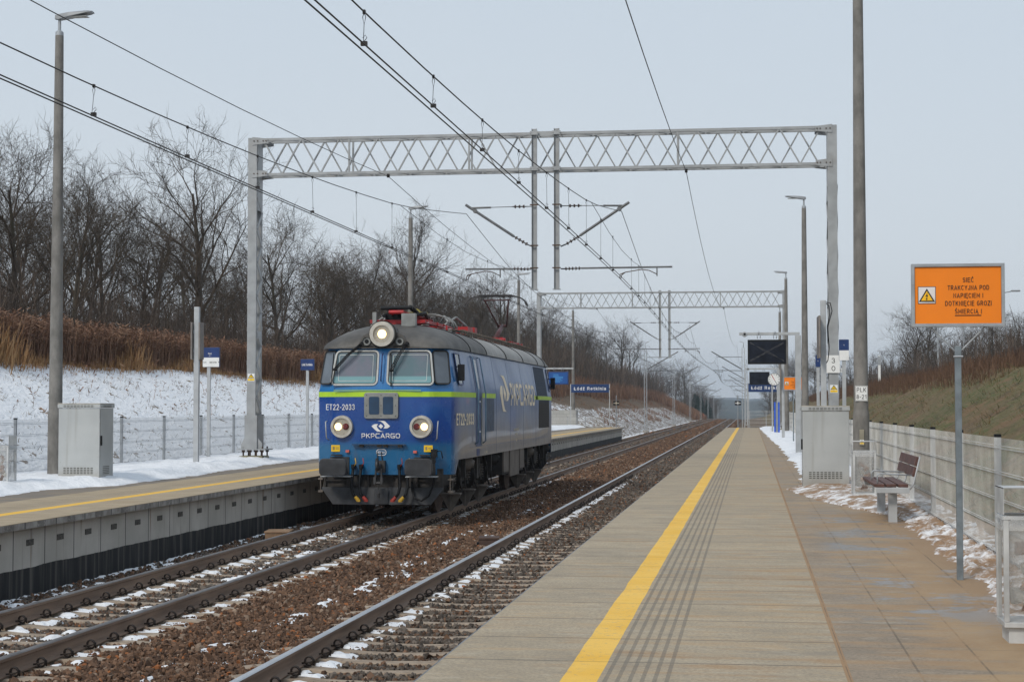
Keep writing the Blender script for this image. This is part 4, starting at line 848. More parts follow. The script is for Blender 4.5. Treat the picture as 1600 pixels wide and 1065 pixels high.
def smallboard(x, y, label, w_=.47, h_=.40, ztop=3.12, lines=(('Łódź Retkinia', 0, 0, .36, .075),), rz=R(8), white=False, x_off=0):
    t = thing('direction_sign', label, 'sign', (x, y, PT), 0, 'small platform signs'); MB().box(-.045, .045, -.03, .03, -.05, ztop-h_-.002).build('post', GALVL, t)
    m = MB(); m.box(-w_/2+x_off, w_/2+x_off, -.05, .05, ztop-h_, ztop); b_ = m.build('board', NAVYS, t, .005); m = MB(); y_ = -.0515
    if white: m.box(-w_/2+x_off+.002, w_/2+x_off-.002, -.052, -.0505, ztop-h_+.003, ztop-h_*.52); m.build('white_panel', WPLT, b_)
    m = MB()
    for body, dx, dz, tw, tt in lines: m.text(body, tw, tt, (dx+x_off, -.0525, ztop-h_/2+dz))
    m.build('lettering', WHT, b_)
    if white and w_ > .4:
        m = MB(); m.text('Łódź', .09, .035, (-.17+x_off, -.0525, ztop-h_*.76)); m.text('Zduńska Wola', .20, .04, (.06+x_off, -.0525, ztop-h_*.76)); m.poly([(x_off+.21, -.0525, ztop-h_*.76-.02), (x_off+.24, -.0525, ztop-h_*.76), (x_off+.21, -.0525, ztop-h_*.76+.02)], (0, -.001, 0)); m.build('direction_text', BLK, b_)
    return t
smallboard(-14.55, 44.4, 'two tone sign, blue above and white below with an arrow, left of the gantry column', .46, .53, 3.11, (('Peron 2', -.03, .10, .10, .04), ('Tor 1', -.03, .04, .06, .025)), white=True, x_off=.07)
smallboard(-14.7, 55.3, 'small blue Łódź Retkinia sign on its own post between gantry column and locomotive', .46, .37, 3.1)
smallboard(2.24, 41.8, 'blue and white platform sign on a post directly left of the numbered pole', .235, .51, 3.13, (('N', .0, .12, .02, .03),), white=True)
smallboard(2.05, 53, 'little blue sign mostly hidden behind the kilometre plate', .15, .37, 3.1, (('N', 0, 0, .03, .03),))
# thin posts with upright boards seen edge on (timetable frames)
BRD = simple('board_edge', (.19, .17, .155), .6)
def leafpost(x, y, label, h_, sides, z0, z1, cable=False, bl=.42):
    t = thing('timetable_post', label, 'notice post', (x, y, PT), 0, 'posts with notice boards seen edge on'); MB().box(-.065, .065, -.05, .05, -.05, h_).build('post', GALVL, t, .01)
    for s in sides: MB().bar((s*.115+.0, bl, (z0+z1)/2), (s*.10, -bl, (z0+z1)/2), .04, z1-z0, up=(0, 0, 1)).build('notice_board', BRD, t, .006)
    m = MB()
    for z in ((z0*.75+z1*.25), (z0*.25+z1*.75)):
        for s in sides: m.mark().box(min(.066*s, .085*s), max(.066*s, .085*s), -.04, .04, z-.04, z+.04)
    m.build_each('bracket', GALV, t)
    if cable:
        MB().tube([(.06, 0, h_-.05), (.16, 0, h_-.06), (.20, 0, h_-.25), (.10, 0, h_-.62), (.13, 0, h_-1.1), (.10, 0, h_-1.38), (.06, 0, h_-1.45)], .012, 6).tube([(.06, 0, h_-.08), (.13, 0, h_-.12), (.15, 0, h_-.3), (.09, 0, h_-.6), (.1, 0, h_-.95)], .012, 6).build('cable', BLACK, t)
leafpost(-13.35, 39.8, 'tall thin post carrying two boards edge on, on the far platform right of the cabinet', 3.93, (-1, 1), 2.65, 3.55, bl=.13)
leafpost(1.66, 39.6, 'tall thin post with one brown board and a looped cable, behind the near cabinet', 3.95, (-1,), 2.62, 3.58, True)
leafpost(1.46, 78.6, 'distant thin notice post to the right of the clock', 3.9, (-1,), 2.4, 3.3)
t = thing('help_point', 'narrow stand with two bright blue uprights on the far part of the near platform', 'information stand', (1.42, 95, PT)); BB = simple('bright_blue', (.01, .09, .55), .35)
for s in (-1, 1): MB().box(s*.11-.045, s*.11+.045, -.05, .05, -.02, 1.78).build('blue_upright', BB, t, .01)
MB().box(-.064, .064, -.02, .04, .05, 1.74).build('panel', ALU, t); MB().box(-.16, .16, -.06, .06, -.04, -.021).build('foot_plate', GALV, t)
# ---------------- W shields: black with white cross
for x, y, lab in ((-.96, 127.6, 'black shield with white cross on a thin post at the end of the near platform'), (-10.1, 128.4, 'black shield with cream cross on a thin post at the end of the far platform')):
    t = thing('indicator_sign', lab, 'railway sign', (x, y, 0), 0, 'black shields with a white cross'); MB().cyl((0, 0, -.3), (0, 0, 3.15), .035, n=8).build('post', GALV, t)
    m = MB(); m.box(-.23, .23, -.06, -.04, 2.4, 2.72); b_ = m.build('shield', BLACK, t); m = MB(); m.box(-.20, .20, -.064, -.061, 2.53, 2.59); m.box(-.03, .03, -.067, -.0645, 2.43, 2.69); m.build('white_cross', WPLT if x > -5 else CREAM, b_)
t = thing('trackside_marker', 'small bright orange marker standing far away beside the left track', 'marker', (-10.9, 395, -.4)); OR2 = simple('marker_orange', (.8, .06, .01), .5)
MB().box(-.16, .16, -.1, .1, 0, .9).build('body', OR2, t, .03); MB().cyl((0, 0, .9), (0, 0, 1.1), .1, .06, 10).build('top', OR2, t)
# ---------------- block wall at the end of the far platform
m = MB(); 
bw = M('pale_blocks', .85); a_, b__, c_ = bw.pos(); br = bw.t.nodes.new('ShaderNodeTexBrick'); br.inputs['Scale'].default_value = 1.0; br.inputs['Brick Width'].default_value = .5; br.inputs['Row Height'].default_value = .25; br.inputs['Mortar Size'].default_value = .012
cm = bw.t.nodes.new('ShaderNodeCombineXYZ'); bw.t.links.new((a_+b__).k, cm.inputs[0]); bw.t.links.new(c_.k, cm.inputs[1]); bw.t.links.new(cm.outputs[0], br.inputs[0]); br.inputs['Color1'].default_value = (.40, .40, .385, 1); br.inputs['Color2'].default_value = (.47, .47, .45, 1); br.inputs['Mortar'].default_value = (.30, .30, .29, 1)
bw.color(S(bw.t, br.outputs[0])); tag(MB().box(-17.5, -14.35, 128.4, 129.2, -.3, 2.02).box(-14.34, -13.1, 128.1, 129.2, -.3, 2.05).build('block_wall', bw.m), 'low wall of pale blocks behind the end of the far platform', 'wall')
# ================================================================== catenary
def insul(m, p0, p1, n=4, r=.045):
    p0, p1 = Vector(p0), Vector(p1); d = p1-p0; m.cur = 1
    for i in range(n):
        a = p0+d*((i+.2)/n); b = p0+d*((i+.55)/n); m.cyl(a, b, r, r*.75, 10)
    m.cur = 0; m.cyl(p0, p1, r*.4, n=6)
GAL3 = [CANT, INSUL]
def cantilever(parent, px, s, lean=1, zs=(7.55, 6.48, 5.89), reach=1.85, low=True, curve=True, thick=1.0):
    """one track's bracket: post at local px, s = side it reaches to"""
    m = MB(); X_ = lambda v: px+s*v
    m.cyl((X_(.07), 0, zs[0]), (X_(.28), 0, zs[0]), .014*thick, n=6); insul(m, (X_(.28), 0, zs[0]), (X_(.62), 0, zs[0]), 3, .05*thick); m.cyl((X_(.62), 0, zs[0]), (X_(1.25), 0, zs[0]-.01), .011*thick, n=6); m.cyl((X_(1.2), 0, zs[0]-.01), (X_(1.7), 0, zs[0]-.02), .026*thick, n=8)
    m.box(*(sorted((X_(.06), X_(.10)))+[-.06, .06, zs[0]-.04, zs[0]+.04])); m.build('top_strut', GAL3, parent)
    m = MB(); m.cyl((X_(.07), 0, zs[1]), (X_(.22), 0, zs[1]+.06), .02*thick, n=6); insul(m, (X_(.22), 0, zs[1]+.06), (X_(.58), 0, zs[1]+.28), 4, .052*thick); a = Vector((X_(.58), 0, zs[1]+.28)); b = Vector((X_(reach+.03), 0, 7.62+(zs[0]-7.55))); m.cyl(a, b, .036*thick, n=8)
    c_ = a+(b-a)*.8; m.cyl(c_+Vector((0, -.05, 0)), c_+Vector((0, .05, 0)), .06*thick, n=8); m.build('diagonal_tube', GAL3, parent)
    m = MB()
    if low:
        m.cyl((X_(.07), 0, zs[2]), (X_(.18), 0, zs[2]), .02*thick, n=6); insul(m, (X_(.18), 0, zs[2]), (X_(.62), 0, zs[2]+.01), 5, .05*thick); far = 1.88 if lean < 0 else 3.0; m.cyl((X_(.62), 0, zs[2]+.01), (X_(far), 0, zs[2]+.02), .024*thick, n=8)
        bx_ = .95 if lean < 0 else 2.6; m.bar((X_(bx_), 0, zs[2]+.02), (X_(bx_), 0, zs[2]-.22), .03, .03); m.build('registration_tube', GAL3, parent)
        e = 1.86 if lean < 0 else 1.62; f = 1 if lean < 0 else -1
        m = MB(); m.tube([(X_(bx_), 0, zs[2]-.17), (X_(bx_+f*.2), 0, zs[2]-.07), (X_(bx_+f*.4), 0, zs[2]-.04), (X_(e-f*.15), 0, zs[2]-.11), (X_(e-f*.02), 0, zs[2]-.16), (X_(e), 0, 5.62)], .013*thick, 6)
        m.tube([(X_(e-f*.15), .0, zs[2]-.11), (X_(e-f*.05), .12, zs[2]-.17), (X_(e-f*.02), .14, 5.62)], .012*thick, 6); m.build('steady_arm', RUST, parent)
def truss_panel(m, x0, x1, y, z0, z1, n, r, flip):
    dx = (x1-x0)/n; up = flip
    for i in range(n):
        a = (x0+i*dx, y, z1 if up else z0); b = (x0+(i+1)*dx, y, z0 if up else z1); m.bar(a, b, r, r*.7); up = not up
def gantry(y, label, steady=True):
    t = thing('catenary_gantry', label, 'catenary gantry', (0, y, 0), 0, 'steel catenary gantries over both tracks')
    zb, zt = 8.50, 9.44; XL, XR = -13.25, 2.10; GM = GNTM
    for X_, nm in ((XL, 'left'), (XR, 'right')):
        zfoot = 1.14; m = MB(); W = .24; D = .58; inn = 1 if X_ < 0 else -1
        m.box(X_-W/2, X_+W/2, -D/2, -D/2+.012, zfoot, zt+.05)
        for sx in (-1, 1): m.box(*(sorted((X_+sx*W/2, X_+sx*(W/2-.012)))+[-D/2+.0125, -D/2+.08, zfoot, zt+.05])); m.box(*(sorted((X_+sx*W/2, X_+sx*(W/2-.012)))+[D/2-.08, D/2-.0125, zfoot, zt+.05]))
        m.box(X_-W/2, X_+W/2, D/2-.012, D/2, zfoot, zt+.05)
        col_ = m.build('column', GM, t); m = MB(); z = zfoot+.5; up = True
        while z < zb-1.3:
            for sx in (-1, 1):
                m.bar((X_+sx*(W/2+.006), -D/2+.05, z), (X_+sx*(W/2+.006), D/2-.05, z+.45), .09, .02, up=(sx, 0, 0)); m.bar((X_+sx*(W/2+.006), D/2-.05, z+.45), (X_+sx*(W/2+.006), -D/2+.05, z+.9), .09, .02, up=(sx, 0, 0))
            z += .9
        for sx in (-1, 1): m.box(*(sorted((X_+sx*W/2, X_+sx*(W/2+.006)))+[-D/2+.081, D/2-.081, zt-1.9, zt+.02])); m.box(*(sorted((X_+sx*W/2, X_+sx*(W/2+.006)))+[-D/2+.081, D/2-.081, zfoot+2.95, zfoot+3.15]))
        m.build('lacing', GALVL, col_)
        m = MB(); m.box(X_-.38, X_+.42, -.36, .36, zfoot-.03, zfoot); m.box(X_-.17, X_+.17, -D/2-.02, D/2+.02, zfoot+.002, zfoot+.9)
        m.poly([(X_-.28, -.26, zfoot+.001), (X_-.28, -.26, zfoot+.12), (X_-.18, -.26, zfoot+.30), (X_-.18, -.26, zfoot+.001)], (0, .02, 0)); m.poly([(X_+.18, -.26, zfoot+.001), (X_+.18, -.26, zfoot+.30), (X_+.30, -.26, zfoot+.15), (X_+.30, -.26, zfoot+.001)], (0, .02, 0)); m.build('base_plate', GM, t)
        m = MB()
        for a in (-.22, -.03, .14, .30):
            for b in (-.24, .24): m.mark().cyl((X_+a, b, zfoot-.2), (X_+a, b, zfoot+.06), .022, n=8); m.cyl((X_+a, b, zfoot-.09), (X_+a, b, zfoot-.03), .045, n=6)
        m.build_each('anchor_bolt', RUST, t); MB().box(X_-.33, X_+.33, -.35, .35, .5, zfoot-.19).build('foundation', simple('foundation', (.25, .23, .15), .9, 0, .3, 6), t, .03)
        wt = warn_tri(t, (X_, -D/2-.004, 3.05 if X_ < 0 else 2.72), .19)
        m = MB()
        for z in (zb+.02, zt-.04):
            m.mark().poly([(X_, -D/2-.006, z-.11), (X_+inn*.42, -D/2-.006, z-.06), (X_+inn*.42, -D/2-.006, z+.06), (X_, -D/2-.006, z+.11)], (0, -.012, 0)); m.mark().poly([(X_, D/2+.006, z-.11), (X_+inn*.42, D/2+.006, z-.06), (X_+inn*.42, D/2+.006, z+.06), (X_, D/2+.006, z+.11)], (0, .012, 0))
        m.build_each('gusset_plate', GM, t)
        m = MB()
        for z in (zb+.02, zt-.04):
            for q in (.05, .15, .3, .38): m.mark().cyl((X_+inn*q, -D/2-.018, z), (X_+inn*q, -D/2-.035, z), .018, n=6)
        m.build_each('bolt', RUST, t)
    m = MB(); x0, x1 = XL+.28, XR-.28; D = .23
    for yy in (-D, D):
        for z in (zb, zt): m.bar((x0-.1, yy, z), (x1+.1, yy, z), .07, .07)
    ch = m.build('chord_beams', GM, t); m = MB(); truss_panel(m, x0, x1, -D, zb, zt, 28, .052, True); truss_panel(m, x0, x1, D, zb, zt, 28, .052, False)
    m.build('diagonal_bracing', GM, t); m = MB()
    for z in (zb, zt):
        n = 30; dx = (x1-x0)/n
        for i in range(n): m.bar((x0+i*dx, -D if i % 2 else D, z+.0), (x0+(i+1)*dx, D if i % 2 else -D, z), .03, .02)
    m.build('horizontal_bracing', GM, t); m = MB()
    for X_ in (-10.6, -7.35, -1.85): 
        for yy in (-D, D): m.mark().bar((X_, yy, zb), (X_, yy, zt), .045, .06)
    m.build_each('upright', GM, t)
    hp = []
    for X_ in (-5.60, -5.01):
        m = MB(); m.box(X_-.07, X_+.07, -.285, -.270, 5.34, zt+.12)
        for s in (-1, 1): m.box(*(sorted((X_+s*.07, X_+s*.062))+[-.355, -.2851, 5.34, zt+.12]))
        m.box(X_-.1, X_+.1, -.38, -.24, 5.32, 5.339)
        for z in (zb, zt): m.box(X_-.11, X_+.11, -.38, -.36, z-.05, z+.05); m.cyl((X_-.09, -.4, z), (X_-.09, .3, z), .012, n=6); m.cyl((X_+.09, -.4, z), (X_+.09, .3, z), .012, n=6)
        m.build('hanging_post', GM, t)
    m = MB()
    for z in (zb, zt): m.mark().box(-5.50, -5.11, -.30, -.29, z-.07, z+.05)
    m.build_each('joint_plate', GM, t)
    m = MB()
    for z in (7.55, 6.48, 5.89):
        for X_ in (-5.60, -5.01): m.mark().bar((X_-.11, -.365, z), (X_+.11, -.365, z), .03, .03)
    m.build_each('clamp', RUST, t)
    if steady: cantilever(t, -5.60, -1, -1); cantilever(t, -5.01, 1, 1)
    else:
        cantilever(t, -5.60, -1, 1); cantilever(t, -5.01, 1, -1)
    return t
G1, G2 = 44.3, 106.5
g1 = gantry(G1, 'large steel lattice gantry spanning both tracks just behind the locomotive cab')
g2 = gantry(G2, 'second, smaller looking lattice gantry farther down the line', False)
# white kilometre plate clamped on the right column of the near gantry
t = thing('kilometre_plate', 'white plate with the figures 3 and 0 strapped to the right gantry column', 'kilometre sign', (2.07, G1-.33, 3.35))
plate('plate', t, (0, -.0, 0), .36, .45, [('3', .02, .09, .085, .13), ('0', .02, -.11, .095, .13)], border=False); plate('side_plate', t, (.20, .05, -.16), .14, .11, [('-19,7', 0, 0, .10, .03)], border=False, u=(.9, .42, 0)); MB().box(-.15, .15, .001, .03, -.02, .02).build('strap', GALV, t)
# ---------------- masts further on
def mast(x, y, s, group, label, z0=-.3):
    dz = float(drop(y)); t = thing('catenary_mast', label, 'catenary mast', (x, y, dz), 0, group); m = MB()
    for a in (-1, 1): m.box(a*.12-.03, a*.12+.03, -.09, .09, z0, 8.1)
    z = 0; k_ = 1
    while z < 7.8: m.bar((-.12*k_, -.06, z), (.12*k_, -.06, z+.5), .05, .02); z += .5; k_ = -k_
    m.build('mast_post', GALV if s > 0 else GALVL, t); MB().box(-.3, .3, -.3, .3, z0-.1, z0+.25).build('foundation', CONC, t)
    b = MB(); zs = (7.2, 6.3, 5.89); d = abs((-7.46 if s > 0 else -3.48)-x)
    b.cyl((s*.15, 0, zs[0]), (s*d*.92, 0, zs[0]), .03, n=5); b.cyl((s*.15, 0, 6.0), (s*(d+.35), 0, 7.75), .06, n=6); b.cyl((s*.15, 0, 5.85), (s*(d+.2), 0, 5.9), .035, n=5); b.bar((s*(d-.7), 0, 5.9), (s*(d-.7), 0, 5.7), .04, .04); b.tube([(s*(d-.7), 0, 5.72), (s*(d-.1), 0, 5.78), (s*d, 0, 5.6)], .02, 5); b.build('cantilever', CANT, t)
    b = MB(); b.tube([(0, 0, 8.1), (-s*.05, 0, 8.6), (s*.35, 0, 8.75)], .03, 5); b.build('earth_wire_arm', GALV, t)
    return t
nm_ = ['nearest', 'second', 'third', 'fourth', 'fifth', 'sixth', 'seventh']
for i in range(7):
    y = G2+62.2*(i+1)
    mast(-10.35, y, 1, 'masts on the left of the line', '%s lattice mast beyond the platforms on the left side of the tracks' % nm_[i])
    if i < 6: mast(-.72+(.12 if i % 2 else 0), y, -1, 'masts on the right of the line', '%s mast beyond the near platform on the right side of the tracks' % nm_[i])
# ---------------- wires
SPN = 62.2
def mz(Y, S0, S1):                             # messenger height between supports
    mid = (S0+S1)/2; t0 = min(Y-S0, S1-Y); f = lambda q: 5.90+.00135*(q-mid)**2
    q0 = S0+8.5; h0 = f(q0)
    return f(Y) if t0 > 8.5 else h0+(7.38-h0)*(1-t0/8.5)**1.05
def line(cx_, lab, zig, seg):
    t = thing('overhead_line', lab, 'overhead line', (cx_, 0, 0), 0, 'overhead lines of the two tracks'); supports = [G1-SPN+0*i for i in (0,)]+[G1, G2]+[G2+SPN*i for i in range(1, 8)]
    st = lambda Y: zig*.22*math.cos(math.pi*(Y-G1)/SPN)
    cz = 5.61
    ysamp = [Y for Y in np.arange(-15, supports[-1]+.1, 3.11)]
    for off in (-.02, .02):
        m = MB(); m.tube([(st(Y)+off*2, Y, cz-.04*math.sin(math.pi*((Y-G1) % SPN)/SPN)+float(drop(Y))) for Y in ysamp], .0085, 5); m.build('contact_wire', WIRE, t)
    m = MB()
    for a, b in zip(supports, supports[1:]):
        n = 26; m.tube([(st(a+(b-a)*i/n)+(-.15 if a < 300 else 0)*0, a+(b-a)*i/n, mz(a+(b-a)*i/n, a, b)+float(drop(a+(b-a)*i/n))) for i in range(n+1)], .0085, 5)
    m.build('messenger_wire', WIRE, t)
    m = MB()
    for s_ in supports[1:4]:                   # stitch wires under the supports
        a, b = mz(s_-8.5, s_-SPN, s_), mz(s_+8.5, s_, s_+SPN); m.mark().tube([(st(s_), s_-8.5, a), (st(s_), s_-4, 6.42), (st(s_), s_, 6.36), (st(s_), s_+4, 6.42), (st(s_), s_+8.5, b)], .006, 5)
    m.build_each('stitch_wire', WIRE, t)
    m = MB()
    for a, b in list(zip(supports, supports[1:]))[:4]:
        n = 19; 
        for i in range(1, n):
            Y = a+(b-a)*(i-.0)/n+.4; t0 = min(Y-a, b-Y); zt = mz(Y, a, b) if t0 > 8.5 else 6.37+.02*t0
            if Y < 8: continue
            x = st(Y); lp_ = .10; c_ = m; m.mark().tube([(x, Y, zt-.005), (x+.015, Y, zt-.05), (x, Y, zt-lp_-.02), (x-.015, Y, zt-.05), (x, Y, zt-.005)], .0035, 4); m.cyl((x, Y, zt-lp_), (x, Y+.05*math.sin(i), cz), .0032, n=4)
            c_.box(x-.012, x+.012, Y-.02, Y+.02, zt-.02, zt+.018); c_.box(x-.03, x+.03, Y-.018, Y+.018, cz-.02, cz+.02)
            if Y < 60: c_.tube([(x, Y+.0, cz+.02), (x+.02, Y+.03, cz+.06), (x, Y+.05, cz+.09), (x-.02, Y+.03, cz+.06)], .0035, 4)
    m.build_each('dropper', WIRE, t)
line(-7.46, 'overhead contact line above the left track, touched by the raised pantograph', 0, 0)
line(-3.55, 'overhead contact line above the empty right track', 1, 0)
def earth(x, z, lab, name='earth_wire'):
    m = MB(); sup = [G1-SPN, G1, G2]+[G2+SPN*i for i in range(1, 6)]; xs_ = [x, x, x]+[x+(-.5 if x < -5 else .3)]*5
    for i in range(len(sup)-1):
        n = 14; m.tube([(xs_[i]+(xs_[i+1]-xs_[i])*k_/n, sup[i]+(sup[i+1]-sup[i])*k_/n, z-1.0*4*(k_/n)*(1-k_/n)*(.75 if i == 0 else .9)+(0 if i < 2 else -.0)+float(drop(sup[i]+(sup[i+1]-sup[i])*k_/n))) for k_ in range(n+1)], .0085, 5)
    for s_ in sup[1:3]: m.box(x-.035, x+.035, s_-.04, s_+.04, z-.03, z+.06)
    tag(m.build(name, WIRE), lab, 'wire', 'earth wires under the gantries')
earth(-9.58, 8.42, 'single sagging wire high on the left, clamped under the left part of the gantry')
earth(-1.64, 8.40, 'single sagging wire high on the right, clamped under the right part of the gantry')
# ================================================================== locomotive
LX, LY = -7.46, 33.95; LL = 17.95
loco = thing('electric_locomotive', 'blue electric locomotive with lime stripe and lit headlights standing on the left track', 'locomotive', (LX, LY, 0))
PA = M('loco_paint', .32); ax, ay, az = PA.pos(False); n = PA.noise(1.2, 5, rough=.6); stk = PA.noise(5, 5, PA.scaled(1, 1, .12), .6); fn = PA.noise(25, 3)
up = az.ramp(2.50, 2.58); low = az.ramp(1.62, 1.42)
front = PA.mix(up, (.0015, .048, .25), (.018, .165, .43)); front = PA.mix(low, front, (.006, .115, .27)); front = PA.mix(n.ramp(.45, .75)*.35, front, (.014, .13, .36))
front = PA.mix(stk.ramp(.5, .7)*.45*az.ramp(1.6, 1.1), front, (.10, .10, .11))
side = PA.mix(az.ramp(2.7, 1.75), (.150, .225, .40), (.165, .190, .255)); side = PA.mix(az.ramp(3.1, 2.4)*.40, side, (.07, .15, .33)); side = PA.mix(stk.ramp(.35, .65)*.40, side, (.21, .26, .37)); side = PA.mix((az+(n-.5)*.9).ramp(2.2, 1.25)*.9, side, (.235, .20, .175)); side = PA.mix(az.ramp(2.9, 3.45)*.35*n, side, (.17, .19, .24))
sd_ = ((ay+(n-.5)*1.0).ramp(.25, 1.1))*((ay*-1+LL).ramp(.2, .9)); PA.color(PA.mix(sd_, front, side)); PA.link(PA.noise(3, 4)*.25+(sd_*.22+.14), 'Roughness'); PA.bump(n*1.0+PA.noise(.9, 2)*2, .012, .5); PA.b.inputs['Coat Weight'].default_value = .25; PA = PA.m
ROOF = M('loco_roof', .6); ax, ay, az = ROOF.pos(False); n = ROOF.noise(1.5, 5, rough=.65); stk = ROOF.noise(4, 5, ROOF.scaled(.3, 2.2, .3))
lt_ = ay.ramp(4.80, 4.95).min((ay*-1+LL).ramp(1.2, 2.6)); k = ROOF.mix(lt_, ROOF.mix(n.ramp(.3, .7), (.055, .053, .050), (.135, .13, .12)), ROOF.mix(n.ramp(.3, .7), (.26, .25, .235), (.36, .35, .33)))
k = ROOF.mix(ax.abs().ramp(.75, .2)*.6, k, (.06, .055, .05)); k = ROOF.mix(stk.ramp(.5, .75)*.6, k, (.09, .085, .08)); ROOF.color(k); ROOF.bump(n, .01); ROOF = ROOF.m
UNDER = simple('underframe_grime', (.026, .023, .021), .7, 0, .5, 4, (.10, .08, .065), .5, .004, 30)
CREAM.node_tree.nodes['Principled BSDF'].inputs['Roughness'].default_value = .7
UNDERL = simple('underframe_dusty', (.15, .130, .112), .7, 0, .3, 5, (.05, .04, .035), .5)
BOXG = simple('dusty_equipment_box', (.155, .13, .11), .75, 0, .15, 2, (.09, .075, .065), .4)
LIME = simple('lime_stripe', (.42, .66, .03), .4, 0, .08, 3, (.25, .35, .06), .3)
PLGH = simple('plough_paint', (.035, .038, .044), .6, .1, .4, 4, (.08, .075, .07), .5)
REDP = simple('red_insulated_paint', (.36, .012, .015), .45, 0, .3, 5, (.10, .01, .01), .5); DRED = simple('dark_red_arm', (.085, .028, .028), .5, .1, .3, 6)
GRM = simple('window_rubber', (.02, .02, .02), .6); FRM = simple('window_frame_grey', (.36, .38, .38), .5, .2, .1, 5)
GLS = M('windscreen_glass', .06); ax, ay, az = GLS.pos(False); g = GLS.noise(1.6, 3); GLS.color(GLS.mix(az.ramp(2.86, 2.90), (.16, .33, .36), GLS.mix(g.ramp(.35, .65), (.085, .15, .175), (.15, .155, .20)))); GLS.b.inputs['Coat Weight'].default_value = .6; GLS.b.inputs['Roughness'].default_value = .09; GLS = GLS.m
GLC = simple('side_glass', (.12, .145, .175), .1, 0, .2, 1.2)
DKB = simple('dark_blue_louvre', (.012, .045, .10), .5, 0, .2, 4); DKP = M('dark_air_louvre', .7); ax, ay, az = DKP.pos(False); DKP.color(DKP.mix(az.ramp(2.3, 2.6), (.022, .021, .022), (.022, .045, .085))); DKP.bump((az*22).frac(), .01); DKP = DKP.m
GREYF = simple('grey_metal_frame', (.25, .26, .255), .5, .3, .15, 6, (.12, .11, .1), .4)
def wz(z): return 1.5-.15*max(0, z-2.57)/.89
def ringpts(z, grow=0):
    t = max(0, (z-2.57)/.89); lowt = max(0, (1.3-z)/.5)
    fw, cw, yf, w_ = .98-.05*t, 1.415-.15*t, .215*t+.03*lowt, wz(z)
    half = [(0, yf-.04), (fw*.5, yf-.03), (fw-.08, yf-.005), (fw, yf+.01), (fw+.08, yf+.055), ((fw+cw)/2, yf+.17), (cw-.035, yf+.30), (cw, yf+.36), (cw+.02, yf+.46), ((cw+w_)/2+.01, 1.1), (w_, 1.95), (w_, 5.2)]
    L_ = []
    for x, y in half:
        nx, ny = (0, -1) if x < fw else ((.65, -.75) if y < yf+.3 else (1, 0)); L_.append((x+nx*grow, y+ny*grow))
    rear = [(x, LL-y) for x, y in reversed(L_)]
    full = L_+rear; return full+[(-x, y) for x, y in reversed(full)][1:-1]
def loft(m, zs, grow=0, keep=None):
    rs = [[(x, y, z) for x, y in ringpts(z, grow)] for z in zs]; n = len(rs[0])
    for a, b in zip(rs, rs[1:]):
        for i in range(n):
            j = (i+1) % n
            if keep is None or keep(a[i], a[j]): m.add([a[i], a[j], b[j], b[i]], [(0, 1, 2, 3)], False)
    return n
m = MB(); zs = [1.17, 1.62, 2.1, 2.57, 2.9, 3.2, 3.46]; rs = [[(x, y, z) for x, y in ringpts(z)] for z in zs]; n = len(rs[0]); m.add([p for r in rs for p in r], [(k*n+i, k*n+(i+1) % n, (k+1)*n+(i+1) % n, (k+1)*n+i) for k in range(len(zs)-1) for i in range(n)], True)
m.add(rs[-1], [tuple(range(n))]); m.add(rs[0], [tuple(reversed(range(n)))])
for f in (1, -1):                              # aprons hanging lower at both ends
    def fy(y): return y if f > 0 else LL-y
    A = [(x, fy(y), 1.17) for x, y in ringpts(1.17) if y < .75]; 
    A = sorted(A, key=lambda p: (p[0])); B = [(x*.995, y, .88) for x, y, z in A]; A = [(-1.452, fy(.8), 1.17)]+A+[(1.452, fy(.8), 1.17)]; B = [(-1.43, fy(.56), .88)]+B+[(1.43, fy(.56), .88)]
    k_ = len(A); m.add(A+B, [(i, i+1, i+1+k_, i+k_) for i in range(k_-1)], True)
body = m.build('body', PA, loco)
bv = body.modifiers.new('edge', 'EDGE_SPLIT'); bv.split_angle = R(24)
m = MB(); loft(m, [2.463, 2.568], .004, lambda a, b: max(a[1], b[1]) < 5.3 or min(a[1], b[1]) > LL-5.3)
for s in (-1, 1): m.add([(s*1.504, 5.2, 2.463), (s*1.504, 5.6, 2.463), (s*1.504, 5.6, 2.568), (s*1.504, 5.2, 2.568)], [(0, 1, 2, 3)]); m.add([(s*1.504, 13.2, 2.463), (s*1.504, 13.56, 2.463), (s*1.504, 13.56, 2.568), (s*1.504, 13.2, 2.568)], [(0, 1, 2, 3)])
m.build('stripe', LIME, loco)
# roof
m = MB(); st_ = [.10, .14, .22, .38, .6, .9, 1.3, 1.8, 2.5, 4.88, 4.9, 8.04, 8.06, 8.975]; st_ = st_+[LL-y for y in reversed(st_[:-1])]; na = 20; vs = []
for y in st_:
    e = min(y, LL-y); t = max(0., min(1, (e-.10)/1.7)); rise = math.sqrt(max(0, 1-(1-t)**2.2)); wv = 1.30+.10*min(1, max(0, (e-.1)/1.4)); hc = .05+.52*rise
    wv = .99 if e < .12 else (1.12 if e < .2 else (1.22 if e < .3 else (1.33 if e < .5 else wv)))
    for i in range(na+1):
        a = -1+2*i/na; x = math.sin(a*math.pi/2); z = 3.455+hc*(max(0, 1-abs(x)**2.3))**.55 if abs(x) < .9999 else 3.455; vs.append((x*wv, y, z))
m.add(vs, [(j*(na+1)+i, (j+1)*(na+1)+i, (j+1)*(na+1)+i+1, j*(na+1)+i+1) for j in range(len(st_)-1) for i in range(na)], True); m.add(vs[:na+1]+vs[-na-1:], [tuple(range(na+1)), tuple(reversed(range(na+1, 2*na+2)))])
roof = m.build('roof', ROOF, loco)
def arch(y, off=.0, xm=1.40, rng_=None):
    p = []
    for i in range(na+1):
        a = -1+2*i/na
        if rng_ and abs(a) > rng_: continue
        x = math.sin(a*math.pi/2); p.append((x*(xm+off), y, 3.455+off+.57*(max(0, 1-abs(x)**2.3))**.55))
    return p
m = MB()
